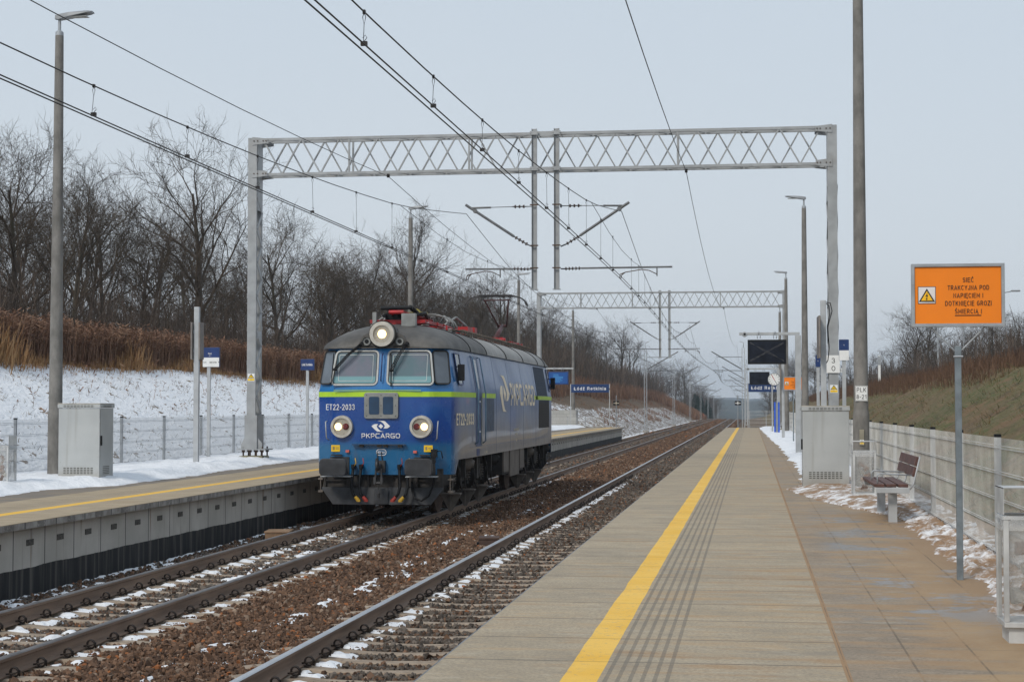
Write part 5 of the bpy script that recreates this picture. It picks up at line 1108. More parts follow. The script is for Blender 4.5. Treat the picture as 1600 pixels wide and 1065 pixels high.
for y in (2.6, 4.9, 8.05, 11.2, 14.35, 16.0): m.tube(arch(y, .004), .014, 5)
m.build('roof_seams', BLACK, roof)
m = MB(); loft(m, [3.452, 3.475], .018); 
m.build('gutter', simple('gutter', (.008, .03, .09), .5), loco)
m = MB()
for s in (1,):
    for yy in np.arange(4.6, 16.6, .33):
        z = 3.455+.57*(1-.62**2.3)**.55; x = s*.62*1.4; m.cyl((x, yy, z-.02), (x, yy, z+.10), .02, n=6); m.box(x-.05, x+.05, yy-.05, yy+.05, z+.10, z+.125)
    m.bar((x, 4.5, z+.055), (x, 16.7, z+.055), .02, .02); m.bar((x-.2, 4.5, z+.12), (x-.2, 16.7, z+.12), .14, .02)
m.build('roof_walkway', simple('walkway', (.13, .11, .09), .7, .2, .4, 8), roof)
for f in (0, 1):                               # both ends
    E_ = bpy.data.objects.new('cab_end', None); 
    flip = Matrix.Identity(4) if f == 0 else (Matrix.Translation((0, LL, 0)) @ Matrix.Rotation(math.pi, 4, 'Z'))
    def put(mb, name, mats, parent=loco, bevel=0):
        if f: mb.v = [tuple(flip @ Vector(v)) for v in mb.v]
        return mb.build(name, mats, parent, bevel)
    u = Vector((1, 0, 0)); v = Vector((0, .215, .89)).normalized(); nr = u.cross(v)
    for sx in (-1, 1):
        c = Vector((sx*.565, .118-.03, 3.052)); c = Vector((sx*.565, .215*(3.052-2.57)/.89-.018, 3.052))+nr*.012
        W, H = .90, .70; sk = -.045*sx
        ol = lambda g_, d_=0: [c+u*(a+sk*(b/H)*(1 if a*sx > 0 else 0)*2)+v*b+nr*d_ for a, b in rrect(W+g_, H+g_, .085+g_/2, 5)]
        m = MB(); m.ring(ol(.055), ol(-.015), nr*.028); fr_ = put(m, 'windscreen_frame', FRM)
        m = MB(); m.ring(ol(-.016), ol(-.05), nr*.022); put(m, 'rubber_seal', GRM, fr_)
        m = MB(); m.poly(ol(-.045, -.002), nr*.012); gl_ = put(m, 'windscreen', GLS)
        m = MB(); m.ring([c+u*a+v*b+nr*.0115 for a, b in rrect(W-.18, H-.14, .02, 2)], [c+u*a+v*b+nr*.0115 for a, b in rrect(W-.20, H-.165, .02, 2)], nr*.001); put(m, 'heating_frame', simple('heating_line', (.38, .42, .42), .3) if 'heating_line' not in bpy.data.materials else bpy.data.materials['heating_line'], gl_)
        # corner window
        uc = Vector((.40, sx*.325, 0)).normalized() if sx > 0 else Vector((.40, -.325, 0)).normalized(); vc_ = Vector((-sx*.095, .215, .89)).normalized(); nc_ = uc.cross(vc_).normalized(); cc = Vector((sx*1.168, .118+.155, 3.06))+nc_*.022
        oc = lambda g_, d_=0: [cc+uc*(a-sx*.02*b)+vc_*b+nc_*d_ for a, b in rrect(.36+g_, .70+g_, .07+g_/2, 4)]
        m = MB(); m.ring(oc(.03), oc(-.03), nc_*.02); fr_ = put(m, 'corner_window_frame', GRM); m = MB(); m.poly(oc(-.028), nc_*.008); put(m, 'corner_window', GLC)
        # side cab window and mirror
        ys_ = 1.06; x_ = (1.46-.085)*sx; us = Vector((.035, sx*1, 0)).normalized() if sx > 0 else Vector((.035, -1, 0)).normalized(); vs_ = Vector((-sx*.167, 0, 1)).normalized(); ns_ = us.cross(vs_); cs_ = Vector((sx*(1.385+.012), ys_, 3.05))
        m = MB(); m.ring([cs_+us*a+vs_*b for a, b in rrect(.48, .68, .04, 3)], [cs_+us*a+vs_*b for a, b in rrect(.42, .62, .03, 3)], ns_*.02); fr_ = put(m, 'cab_window_frame', NAVYS); m = MB(); m.poly([cs_+us*a+vs_*b for a, b in rrect(.42, .62, .03, 3)], ns_*.008); put(m, 'cab_window', GLC)
        if sx*(1 if f == 0 else -1) > 0: m = MB(); m.box(*(sorted((sx*1.44, sx*1.58))+[.72, .80, 2.80, 3.14])); m.tube([(sx*1.38, 1.0, 3.10), (sx*1.50, .80, 3.10)], .015, 6).tube([(sx*1.38, 1.0, 2.84), (sx*1.50, .80, 2.84)], .015, 6); put(m, 'mirror', BLACK, loco, .012)
        # wiper
        pv = Vector((sx*.30+.02, .19, 3.54)) if sx < 0 else Vector((.50, .19, 3.54)); tip = Vector((-.98, .02, 3.02)) if sx < 0 else Vector((.20, .02, 3.0)); pv = Vector((-.44, .10, 3.56)) if sx < 0 else Vector((.50, .10, 3.56))
        m = MB()
        for o_ in (-.03, 0, .03): m.tube([pv+Vector((o_, 0, 0)), (pv+tip)/2+Vector((o_, -.08, .03)), tip+Vector((o_, -.07, 0))], .010, 5)
        m.bar(tip+Vector((-.02 if sx < 0 else 0, -.065, .33)), tip+Vector((-.07 if sx < 0 else 0, -.085, -.33)), .022, .02); m.cyl(tip+Vector((-.03, -.08, 0)), tip+Vector((.05, -.06, 0)), .03, n=6); m.cyl(pv+Vector((0, .1, 0)), pv+Vector((0, -.04, 0)), .035, n=8); put(m, 'wiper', BLACK)
        # round headlights
        c = Vector((sx*.822, -.035, 1.855)); m = MB(); m.cyl(c+Vector((0, .06, 0)), c+Vector((0, -.06, 0)), .235, .225, 28, False)
        rg = lambda r_, y_: [c+Vector((r_*math.cos(2*math.pi*i/28), y_, r_*math.sin(2*math.pi*i/28))) for i in range(28)]
        m.ring(rg(.225, -.06), rg(.175, -.06), (0, -.02, 0)); hl = put(m, 'headlight', simple('lamp_rim', (.50, .48, .43), .5, .1, .15, 8, (.2, .17, .13), .5) if 'lamp_rim' not in bpy.data.materials else bpy.data.materials['lamp_rim'])
        m = MB(); m.cyl(c+Vector((0, -.03, 0)), c+Vector((0, -.045, 0)), .178, n=28); put(m, 'lamp_bowl', simple('lamp_bowl', (.40, .37, .31), .3, .4, .1, 5) if 'lamp_bowl' not in bpy.data.materials else bpy.data.materials['lamp_bowl'], hl)
        on = 'white_lamp_lit' if f == 0 else 'white_lamp'; wl = c+Vector((sx*.072, 0, 0)); rl = c+Vector((-sx*.085, 0, 0))
        if 'white_lamp_lit' not in bpy.data.materials:
            LMP = M('white_lamp_lit', .3); LMP.color((1, .9, .6)); ax, ay, az = LMP.pos(False); LMP.b.inputs['Emission Color'].default_value = (1, .62, .22, 1); LMP.b.inputs['Emission Strength'].default_value = 4; simple('white_lamp', (.5, .5, .45), .2); simple('red_lamp', (.13, .018, .022), .15, 0, .4, 20)
        m = MB(); m.cyl(wl+Vector((0, -.046, 0)), wl+Vector((0, -.062, 0)), .072, .055, 20); put(m, 'white_lamp', bpy.data.materials[on], hl); m = MB(); m.cyl(rl+Vector((0, -.046, 0)), rl+Vector((0, -.075, 0)), .068, .045, 18); put(m, 'red_lamp', bpy.data.materials['red_lamp'], hl)
        # buffer
        c = Vector((sx*.875, 0, 1.05)); m = MB(); m.cyl(c+Vector((0, .0, 0)), c+Vector((0, -.38, 0)), .13, .12, 16); m.cyl(c+Vector((0, -.38, 0)), c+Vector((0, -.55, 0)), .095, .095, 14); m.box(c.x-.2, c.x+.2, -.03, .02, .86, 1.24); bf = put(m, 'buffer', PLGH)
        m = MB(); m.plate(c+Vector((0, -.63, 0)), (1, 0, 0), (0, 0, 1), .555, .345, .07, .085, 6); put(m, 'buffer_plate', PLGH, bf, .012)
        m = MB(); m.box(c.x-.30, c.x+.32, -.42, -.12, .845, .862); put(m, 'step_plate', GALVL)
        # handrail, yellow label, lamp iron, air hoses
        m = MB(); m.tube([(sx*1.16, .05, 1.97), (sx*1.17, -.04, 1.95), (sx*1.16, -.05, 1.8), (sx*1.15, -.04, 1.62), (sx*1.11, .02, 1.58)], .012, 6); put(m, 'handrail', GALVL)
        m = MB(); m.box(sx*.965-.09, sx*.965+.09, -.012 if sx else 0, -.002, 1.345, 1.48); lb = put(m, 'yellow_label', YELL); 
        m = MB(); m.box(sx*.965-.06, sx*.965-.02, -.0145, -.0125, 1.38, 1.45); m.box(sx*.965+.0, sx*.965+.07, -.0145, -.0125, 1.42, 1.435); m.box(sx*.965+.0, sx*.965+.07, -.0145, -.0125, 1.39, 1.40); put(m, 'label_print', simple('label_print', (.30, .22, .10), .6) if 'label_print' not in bpy.data.materials else bpy.data.materials['label_print'], lb)
        m = MB(); m.box(sx*.70-.035, sx*.70+.035, -.07, -.02, 1.32, 1.37) if sx > 0 else m.box(-.74, -.67, -.07, -.02, 1.33, 1.38); put(m, 'red_block', simple('faded_red', (.60, .12, .09), .6) if 'faded_red' not in bpy.data.materials else bpy.data.materials['faded_red'])
        m = MB(); m.box(sx*.92-.12, sx*.92+.10, -.10, -.02, 1.265, 1.29); put(m, 'lamp_bracket', UNDER)
        for q, (hx, hc, ec) in enumerate(((.56, YELL, YELL), (.40, 'r', 'r')) if sx < 0 else ((.40, 'r', 'r'), (.56, YELL, YELL))):
            X_ = sx*hx; RD = bpy.data.materials.get('hose_red') or simple('hose_red', (.32, .03, .02), .55)
            m = MB(); m.cyl((X_, -.02, 1.06), (X_, -.16, 1.06), .035, n=10); m.cyl((X_, -.16, 1.09), (X_, -.16, 1.0), .045, n=10); m.tube([(X_, -.16, 1.0), (X_+.01*sx, -.18, .85), (X_+.025*sx, -.20, .65), (X_-.01*sx, -.22, .50), (X_-.07*sx, -.22, .42)], .030, 8); hs = put(m, 'air_hose', BLACK)
            m = MB(); m.tube([(X_+.03, -.19, 1.06), (X_+.07, -.2, 1.12), (X_+.05, -.2, 1.22)], .010, 5); m.cyl((X_-.06*sx, -.22, .44), (X_-.12*sx, -.22, .37), .034, .042, 8); m.box(X_-.13*sx-.035, X_-.13*sx+.035, -.25, -.19, .34, .385); put(m, 'hose_coupling', RD if hc == 'r' else (bpy.data.materials.get('hose_yellow') or simple('hose_yellow', (.50, .30, .02), .55)), hs)
    # top headlight on the roof brow, horns
    c = Vector((0, 0, 3.745)); m = MB(); m.cyl(c+Vector((0, 1.3, -.04)), c+Vector((0, .02, 0)), .22, .285, 30, False); put(m, 'headlight_fairing', ROOF, roof)
    m = MB(); rg = lambda r_, y_: [c+Vector((r_*math.cos(2*math.pi*i/30), y_, r_*math.sin(2*math.pi*i/30))) for i in range(30)]; m.cyl(c+Vector((0, .08, 0)), c+Vector((0, -.04, 0)), .265, .255, 30, False); m.ring(rg(.255, -.04), rg(.18, -.04), (0, -.02, 0)); hl = put(m, 'headlight', bpy.data.materials['lamp_rim'])
    m = MB(); m.cyl(c+Vector((0, .0, 0)), c+Vector((0, -.02, 0)), .19, n=28); put(m, 'lamp_bowl', bpy.data.materials['lamp_bowl'], hl); m = MB(); m.cyl(c+Vector((0, -.021, 0)), c+Vector((0, -.045, 0)), .088, .06, 20); put(m, 'white_lamp', bpy.data.materials['white_lamp_lit' if f == 0 else 'white_lamp'], hl)
    for sx in (-1, 1):
        c2 = Vector((sx*.345, .06, 3.60)); m = MB(); m.cyl(c2+Vector((0, .35, 0)), c2, .07, .085, 16, False); m.cyl(c2+Vector((0, .03, 0)), c2+Vector((0, .045, 0)), .08, .08, 16); m.cur = 1; m.cyl(c2+Vector((0, .02, 0)), c2+Vector((0, .028, 0)), .045, n=10); put(m, 'horn', [GREYF, BLACK])
        m = MB(); m.poly([(sx*.20, .10, 3.48), (sx*.56, .10, 3.48), (sx*.42, .10, 3.72), (sx*.25, .10, 3.80)] if sx > 0 else [(sx*.56, .10, 3.48), (sx*.20, .10, 3.48), (sx*.25, .10, 3.80), (sx*.42, .10, 3.72)], (0, .35, 0)); put(m, 'horn_fairing', ROOF, roof)
    # ventilation grille with two openings
    y_ = -.045; m = MB(); W, H = .71, .53; cz_ = 2.285
    ou = [(a, y_-.02, cz_+b) for a, b in rrect(W, H, .05, 4)]; m.poly([(a, y_-.02, cz_+b) for a, b in rrect(W, H, .05, 4)], (0, -.02, 0)); gr_ = put(m, 'front_grille', GREYF, loco, .006)
    for sx in (-1, 1):
        m = MB(); m.poly([(sx*.145+a, y_-.041, cz_+b) for a, b in rrect(.215, .36, .03, 3)], (0, -.004, 0)); put(m, 'grille_mesh', DKB, gr_)
    m = MB()
    for a in (-.30, 0, .30):
        for b in (-.21, .0, .21): m.cyl((a, y_-.041, cz_+b), (a, y_-.047, cz_+b), .010, n=8)
    put(m, 'grille_screws', UNDER, gr_)
    m = MB(); m.box(-1.0, .82, -.055, -.044, 2.585, 2.60); put(m, 'rain_strip', LIME)
    m = MB(); m.bar((-.13, -.07, 3.33), (-.155, -.03, 2.74), .03, .03) if False else m.tube([(0.0, .08, 3.35), (0.0, .02, 3.33), (-.01, -.075, 2.80), (-.01, -.04, 2.78)], .014, 6); put(m, 'centre_handrail', NAVYS)
    m = MB(); m.box(-.60, .52, -.13, -.05, 1.485, 1.498); 
    for a in (-.45, -.08, .05, .35): m.box(a, a+.09, -.10, -.05, 1.44, 1.484)
    put(m, 'front_footboard', UNDER)
    # numbers and emblem on the front
    m = MB(); m.text('ET22-2033', .60, .118, (-.86, -.037, 2.255)); put(m, 'number_lettering', WHT, loco) if True else 0
    for vtx in (0,): pass
    m = MB(); m.text('PKPCARGO', .80, .095, (-.012, -.052, 1.672), sw=.15, font=SQ); put(m, 'name_lettering', WHT)
    def emblem(m, c, uu, vv, sc_x, sc_y, t=.002):
        c, uu, vv = Vector(c), Vector(uu), Vector(vv); nn_ = uu.cross(vv); U_ = [(732, 214), (800, 214), (875, 215), (905, 230), (1005, 325), (975, 352), (940, 370), (865, 373), (880, 350), (895, 325), (878, 292), (850, 258), (815, 232), (775, 219)]
        T = lambda p: c+uu*((p[0]-808)*sc_x)+vv*(-(p[1]-326)*sc_y)
        m.poly([T(p) for p in reversed(U_)], nn_*t); m.poly([T((1616-a, 652-b)) for a, b in reversed(U_)], nn_*t); m.poly([T(p) for p in reversed([(805, 277), (860, 326), (812, 375), (757, 326)])], nn_*t)
    m = MB(); emblem(m, (-.012, -.050, 1.865), (1, 0, 0), (0, 0, 1), 1/1018, 1/1018); put(m, 'emblem', WHT)
    m = MB(); ou = [(a-.0, -.049, 1.335+b) for a, b in rrect(.21, .13, .06, 5)]; i_ = [(a, -.049, 1.335+b) for a, b in rrect(.188, .108, .05, 5)]; m.ring(ou, i_, (0, -.002, 0)); m.text('850 kN', .15, .05, (0, -.049, 1.335)); put(m, 'tractive_plate', WHT)
    # coupler
    m = MB(); m.box(-.09, .09, -.14, -.0, .93, 1.17); m.box(-.03, .03, -.34, -.14, 1.0, 1.10); m.tube([(-.02, -.3, 1.1), (-.02, -.38, 1.2), (-.02, -.42, 1.08), (0, -.36, .98)], .03, 8); m.cyl((-.05, -.30, 1.02), (-.07, -.30, .72), .022, n=8); m.cyl((.05, -.30, 1.02), (.07, -.30, .72), .022, n=8); m.cyl((-.09, -.30, .72), (.09, -.30, .72), .028, n=8); m.box(-.10, -.05, -.34, -.26, .70, .84); m.box(.04, .09, -.34, -.26, .70, .84)
    m.cyl((0, -.30, .74), (0, -.30, .50), .012, n=6); m.cyl((0, -.30, .52), (0, -.30, .42), .035, .02, 8); m.cyl((-.09, -.05, 1.34), (-.06, -.05, 1.10), .012, n=6); m.cyl((.0, -.05, 1.34), (.03, -.05, 1.10), .012, n=6); put(m, 'coupler', simple('coupler', (.06, .06, .062), .5, .5, .3, 8) if 'coupler' not in bpy.data.materials else bpy.data.materials['coupler'])
    # plough and headstock
    m = MB(); m.box(-1.24, 1.24, .12, .30, .56, 1.0); m.box(-1.15, 1.15, .3, 1.2, .7, 1.1); put(m, 'headstock', UNDER)
    m = MB(); m.poly([(-1.02, -.02, .27), (1.02, -.02, .27), (1.26, .03, .58), (1.26, .03, .62), (-1.26, .03, .62), (-1.26, .03, .58)], (0, .03, 0)); m.box(-.14, .14, -.05, -.025, .28, .60); put(m, 'snow_plough', PLGH, loco, .006)
    for sx in (-1, 1):
        m = MB(); m.box(sx*.62-.12, sx*.62+.12, .0, .1, .64, .85); m.bar((sx*.62, .08, .76), (sx*1.2, .08, .76), .03, .03); m.bar((sx*1.2, .08, .9), (sx*1.2, .08, .6), .03, .03); m.bar((sx*.3, .08, .9), (sx*.3, .08, .62), .05, .04); put(m, 'plough_bracket', UNDER)
        m = MB(); m.box(*(sorted((sx*1.31, sx*1.41))+[.30, .62, .50, .54])); m.box(*(sorted((sx*1.31, sx*1.41))+[.30, .62, .76, .79])); m.bar((sx*1.36, .32, .5), (sx*1.36, .32, .88), .02, .02); m.bar((sx*1.36, .6, .5), (sx*1.36, .6, .88), .02, .02); put(m, 'cab_step', UNDERL)
    m = MB(); m.box(1.04, 1.16, -.14, -.02, 1.24, 1.40); m.box(1.07, 1.13, -.13, -.05, 1.12, 1.24); m.tube([(1.10, -.1, 1.14), (1.12, -.12, .95), (1.10, -.14, .70), (1.0, -.15, .46), (.85, -.15, .36), (.70, -.12, .42), (.64, -.06, .58), (.62, 0, .74)], .022, 8); m.tube([(1.16, -.05, 1.36), (1.24, -.05, 1.36), (1.25, .05, 1.22)], .012, 5); put(m, 'jumper_cable', BLACK)
bpy.data.objects.remove(E_) if E_.name in bpy.data.objects else None
# sides: doors, rails, louvres, lettering (bent with the wall at the waist)
def side_build(m, name, mats, parent=loco, bevel=0):
    o = m.build(name, mats, parent, bevel); bm = bmesh.new(); bm.from_mesh(o.data)
    bmesh.ops.bisect_plane(bm, geom=bm.verts[:]+bm.edges[:]+bm.faces[:], plane_co=(0, 0, 2.57), plane_no=(0, 0, 1))
    for v_ in bm.verts:
        if v_.co.z > 2.57: v_.co.x += (wz(v_.co.z)-1.5)*(1 if v_.co.x > 0 else -1)
    bm.to_mesh(o.data); bm.free(); return o
for s in (1, -1):
    SX_ = lambda a, b: sorted((s*a, s*b)); U = (0, s, 0)
    for yc in ((3.15,) if s > 0 else (3.15, LL-3.15)):
        m = MB(); m.box(*(SX_(1.49, 1.508)+[yc-.42, yc+.42, 1.40, 3.38])); dr = side_build(m, 'door', simple('door_blue', (.010, .055, .17), .4, 0, .2, 3, (.15, .13, .12), .5) if 'door_blue' not in bpy.data.materials else bpy.data.materials['door_blue'])
        m = MB(); m.box(*(SX_(1.509, 1.516)+[yc-.26, yc+.20, 2.66, 3.30])); side_build(m, 'door_window', GLC, dr); m = MB(); m.box(*(SX_(1.509, 1.53)+[yc+.22, yc+.30, 1.42, 2.5])); side_build(m, 'door_post', GREYF, dr)
        m = MB(); m.box(*(SX_(1.51, 1.56)+[yc-.22, yc-.10, 2.36, 2.39])); m.box(*(SX_(1.51, 1.56)+[yc-.22, yc-.10, 1.70, 1.73])); side_build(m, 'door_handle', WHT, dr)
        for q in (-.52, .52):
            m = MB(); m.tube([(s*1.50, yc+q, 3.36), (s*1.56, yc+q, 3.34), (s*1.57, yc+q, 2.57), (s*1.57, yc+q, 1.5), (s*1.50, yc+q, 1.45)], .017, 6); side_build(m, 'door_handrail', simple('handrail_blue', (.15, .24, .33), .4, .3) if 'handrail_blue' not in bpy.data.materials else bpy.data.materials['handrail_blue'])
        m = MB(); m.box(*(SX_(1.47, 1.507)+[yc-.3, yc+.1, 1.19, 1.34])); m.build('footstep', NAVYS, loco)
    m = MB(); m.box(*(SX_(1.499, 1.506)+[4.15, 5.35, 1.70, 2.45])); side_build(m, 'air_louvre', DKB)
    for y0, y1, z0, z1 in ((13.85, 16.3, 1.66, 2.455), (13.5, 15.9, 2.575, 3.40)):
        m = MB(); m.box(*(SX_(1.499, 1.506)+[y0, y1, z0, z1])); side_build(m, 'air_louvre', DKP)
    lb = LL if s < 0 else 0
    yy = lambda q: q if s > 0 else LL-q
    m = MB(); m.text('PKPCARGO', 4.75, .56, (s*1.5035, yy(10.55), 2.575), U, (0, 0, 1), .003, .17, SQ); side_build(m, 'name_lettering', CREAM)
    m = MB(); emblem(m, (s*1.5035, yy(7.12), 2.585), U, (0, 0, 1), 1.62/395, .90/228, .003); side_build(m, 'emblem', CREAM)
    m = MB(); m.text('ET22-2033', 1.45, .23, (s*1.5035, yy(1.75) if False else yy(2.55) , 2.2), U); 
    m = MB(); m.text('ET22-2033', 1.72, .25, (s*1.490, yy(1.40) if s > 0 else yy(LL-1.40), 2.00), Vector((.045, 1., 0)) if s > 0 else Vector((.045, -1., 0)), (0, 0, 1), .004, .16); m.build('number_lettering', CREAM, loco)
    m = MB(); m.text('91 51 3 150 204-4', .95, .07, (s*1.5025, yy(9.2), 1.68), U); m.text('PL-PKPC', .5, .06, (s*1.5025, yy(9.2), 1.56), U); m.text('120t', .25, .05, (s*1.5025, yy(9.2), 1.40), U); m.text('A 98t', .4, .06, (s*1.5025, yy(3.9)+.25, 1.24), U); m.build('small_lettering', CREAM, loco)
    m = MB()
    for y_ in (5.75, 8.1, 10.6, 13.2): m.mark().box(*(SX_(1.499, 1.5025)+[y_-.008, y_+.008, 1.2, 3.44]))
    m.mark().box(*(SX_(1.499, 1.502)+[.9+1.1, LL-2, 1.385, 1.397])); pcs = m.pc+[len(m.f)]
    side_build(m, 'panel_seams', NAVY)
    # underfloor boxes
    m = MB(); m.box(*(SX_(.5, 1.43)+[7.15, 10.95, .60, 1.165])); m.build('equipment_box', UNDER, loco)
    for y0, y1, z0 in ((7.15, 8.0, .66), (8.25, 9.1, .52), (9.12, 9.9, .52), (10.1, 10.9, .66)):
        m = MB(); m.box(*(SX_(1.432, 1.475)+[y0, y1, z0, 1.168])); m.build('box_cover', BOXG, loco, .008)
    # bogie sides
    for bc in (3.85, LL-3.85):
        t_ = MB(); X0 = 1.02
        t_.box(*(SX_(X0, X0+.10)+[bc-3.0, bc+3.0, .62, .86])); t_.box(*(SX_(.3, 1.0)+[bc-2.9, bc+2.9, .45, .95])); bg = t_.build('bogie_frame', UNDER, loco)
        for q in (-1.85, 0, 1.85):
            y_ = bc+q; m = MB(); m.cyl((s*.70, y_, .60), (s*.81, y_, .60), .60, .60, 36); m.cyl((s*.67, y_, .60), (s*.699, y_, .60), .63, .63, 36); m.build('wheel', RUST, loco)
            m = MB(); m.cyl((s*1.12, y_, .60), (s*1.22, y_, .60), .17, .15, 16); m.cyl((s*1.22, y_, .60), (s*1.30, y_, .60), .09, .08, 12); m.box(*(SX_(1.08, 1.19)+[y_-.42, y_+.42, .56, .64])); m.build('axle_box', UNDER, bg)
            for q2 in (-.34, .34):
                m = MB(); sp = [(s*1.16+.075*math.cos(a*.9), y_+q2+.075*math.sin(a*.9), .64+a*.0082) for a in range(0, 36)]; m.tube(sp, .016, 5); m.cyl((s*1.16, y_+q2, .64), (s*1.16, y_+q2, .94), .035, n=8); m.build('coil_spring', UNDERL, bg)
            m = MB(); yb = y_-.62; m.poly([(s*.96, yb, .42), (s*1.40, yb, .42), (s*1.21, yb, .07), (s*1.15, yb, .07)], (0, .05, 0)); m.bar((s*1.18, yb-.02, .44), (s*1.18, yb-.02, .07), .03, .05); m.box(*(SX_(.96, 1.40)+[yb-.12, yb+.12, .421, .45])); m.build('sand_chute', UNDERL, bg) if not (s < 0 and q < 0 and bc < 9) else 0
            m = MB(); m.cyl((s*1.20, y_+.62, 1.06), (s*1.42, y_+.66, 1.02), .20, .17, 18) if q != 0 else m.box(*(SX_(1.1, 1.36)+[y_-.12, y_+.12, .66, 1.15])); m.cyl((s*1.42, y_+.66, 1.02), (s*1.47, y_+.67, 1.01), .09, .08, 12) if q != 0 else m.cyl((s*1.3, y_+.4, .7), (s*1.3, y_+.4, 1.12), .05, n=8); m.build('damper', UNDERL if q < 0 else UNDER, bg)
            m = MB(); m.tube([(s*1.28, y_-.5, 1.12), (s*1.34, y_-.4, .85), (s*1.30, y_-.2, .62), (s*1.33, y_+.05, .45)], .022, 6); m.tube([(s*1.30, y_+.3, 1.12), (s*1.36, y_+.2, .9), (s*1.30, y_+.45, .7), (s*1.34, y_+.3, .5)], .016, 5); m.bar((s*1.25, y_-.28, 1.15), (s*1.25, y_-.1, .5), .06, .05); m.bar((s*1.32, y_+.12, 1.15), (s*1.32, y_+.12, .75), .10, .08); m.build('pipes', UNDER, bg)
m = MB(); m.box(-1.0, 1.0, .8, LL-.8, .72, 1.16); m.box(-.6, .6, 6.2, 11.7, .38, .71); m.build('underframe', UNDER, loco)
# roof gear
INW = simple('white_insulator', (.50, .48, .44), .35, 0, .1, 9)
def stand(x, y, z=3.98, h=.22, col=REDP):
    m = MB(); m.cyl((x, y, z-.06), (x, y, z+.05), .06, .05, 12)
    for q in range(3): m.cyl((x, y, z+.05+q*.05), (x, y, z+.075+q*.05), .10, .06, 14)
    return m.build('roof_insulator', INW, roof)
def panto(yb, sgn, raised):
    """single arm collector; knee points towards sgn*y"""
    p = bpy.data.objects.new('pantograph', None); COL.objects.link(p); p.parent = loco
    for x in (-.55, .55):
        for y in (-1.0, 1.0): stand(x, yb+y, 3.90)
    m = MB(); z = 4.12 if raised else 4.08
    for x in (-.55, .55): m.bar((x, yb-1.25, z), (x, yb+1.25, z), .10, .07)
    for y in (-1.0, .2, 1.0): m.bar((-.62, yb+y, z+.005), (.62, yb+y, z+.005), .09, .075)
    m.box(-.2, .2, yb-.25, yb+.15, z+.04, z+.2); m.cyl((-.3, yb+sgn*-.35, z+.12), (.3, yb+sgn*-.35, z+.12), .05, n=10); m.build('pantograph_base', REDP if not raised else REDP, p)
    if raised: kz, ky, hz, hy = 4.72, yb+sgn*1.05, 5.50, yb-sgn*.15; base = (0, yb-sgn*.35, z+.14)
    else: kz, ky, hz, hy = 4.27, yb+sgn*1.35, 4.27, yb-sgn*.75; base = (0, yb-sgn*.35, z+.12)
    m = MB(); m.tube([base, (0, ky, kz)], [.085, .055], 10); m.tube([(0, base[1]-.1*sgn, z+.05), (0, ky-.12*sgn, kz-.09)], .018, 6); m.build('lower_arm', DRED if raised else BLACK, p)
    m = MB(); m.cyl((-.16, ky, kz), (.16, ky, kz), .045, n=10)
    for x, hx in ((-.13, -.36), (.13, .36)): m.tube([(x, ky, kz), (hx, hy, hz-.07)], [.032, .020], 8)
    m.tube([(0, ky-.08*sgn, kz-.05), (-.1, hy, hz-.12)], .010, 5); m.cyl((-.40, hy, hz-.08), (.40, hy, hz-.08), .020, n=8); m.build('upper_arm', DRED if raised else REDP, p)
    if not raised:
        m = MB(); m.tube([(-.22, ky+.1, 4.36), (-.1, hy+.4, 4.30)], .045, 8); m.tube([(.28, ky+.1, 4.38), (.12, hy+.2, 4.27)], .05, 8); m.cyl((-.34, ky+.05, 4.36), (.34, ky+.05, 4.37), .04, n=8); m.build('folded_frame', BLACK, p); m = MB(); m.box(-.34, .30, yb-.9, yb-.7, 4.12, 4.28); m.tube([(.3, yb-1.2, 4.2), (.42, yb-.3, 4.30), (.3, yb+.6, 4.22)], .04, 6); m.tube([(-.3, yb-1.2, 4.2), (-.4, yb-.3, 4.28), (-.3, yb+.6, 4.2)], .04, 6); m.build('spring_gear', BLACK, p); m = MB(); m.box(-.42, .42, yb-.15, yb+.0, 4.28, 4.34); m.cyl((.1, yb+.3, 4.34), (.1, yb+.33, 4.34), .10, n=14); m.build('crossbar', simple('yellowed_metal', (.25, .22, .04), .5), p)
    m = MB()
    for dy in (-.18, .18):
        m.tube([(-.92, hy+dy, hz-.26), (-.86, hy+dy, hz-.12), (-.74, hy+dy, hz-.02), (-.55, hy+dy, hz+.035), (0, hy+dy, hz+.045), (.55, hy+dy, hz+.035), (.74, hy+dy, hz-.02), (.86, hy+dy, hz-.12), (.92, hy+dy, hz-.26)], .020, 6); m.box(-.5, .5, hy+dy-.03, hy+dy+.03, hz+.05, hz+.075)
    m.bar((-.4, hy-.2, hz-.0), (-.4, hy+.2, hz), .03, .03); m.bar((.4, hy-.2, hz), (.4, hy+.2, hz), .03, .03); m.bar((-.4, hy, hz-.08), (-.4, hy, hz), .03, .03); m.bar((.4, hy, hz-.08), (.4, hy, hz), .03, .03); m.build('collector_head', simple('collector', (.07, .068, .07), .5, .4) if raised else GREYF, p)
panto(2.75, -1, False); panto(15.9, 1, True)
m = MB(); r_ = random.Random(4)
for y in (4.8, 5.7, 7.2, 8.8, 10.6, 12.3, 13.8): stand(.35, y, 3.94); stand(-.35, y+.3, 3.94)
for x in (.35, -.35):
    m.tube([(x, 4.3, 4.14), (x, 5.5, 4.16), (x*.7, 7.2, 4.16), (x, 9, 4.14), (x, 11, 4.16), (x, 14.2, 4.12)], .024, 6)
m.build('busbar', REDP, roof)
m = MB(); m.tube([(.4, 5.4, 4.26), (.2, 6.0, 4.42), (0, 6.6, 4.30)], .03, 6); m.tube([(-.1, 7.4, 4.25), (.15, 7.9, 4.5), (.3, 8.6, 4.3)], .03, 6); m.tube([(.3, 9.4, 4.2), (.0, 9.9, 4.46), (-.2, 10.5, 4.25)], .022, 6); m.build('jumper_bars', GREYF, roof)
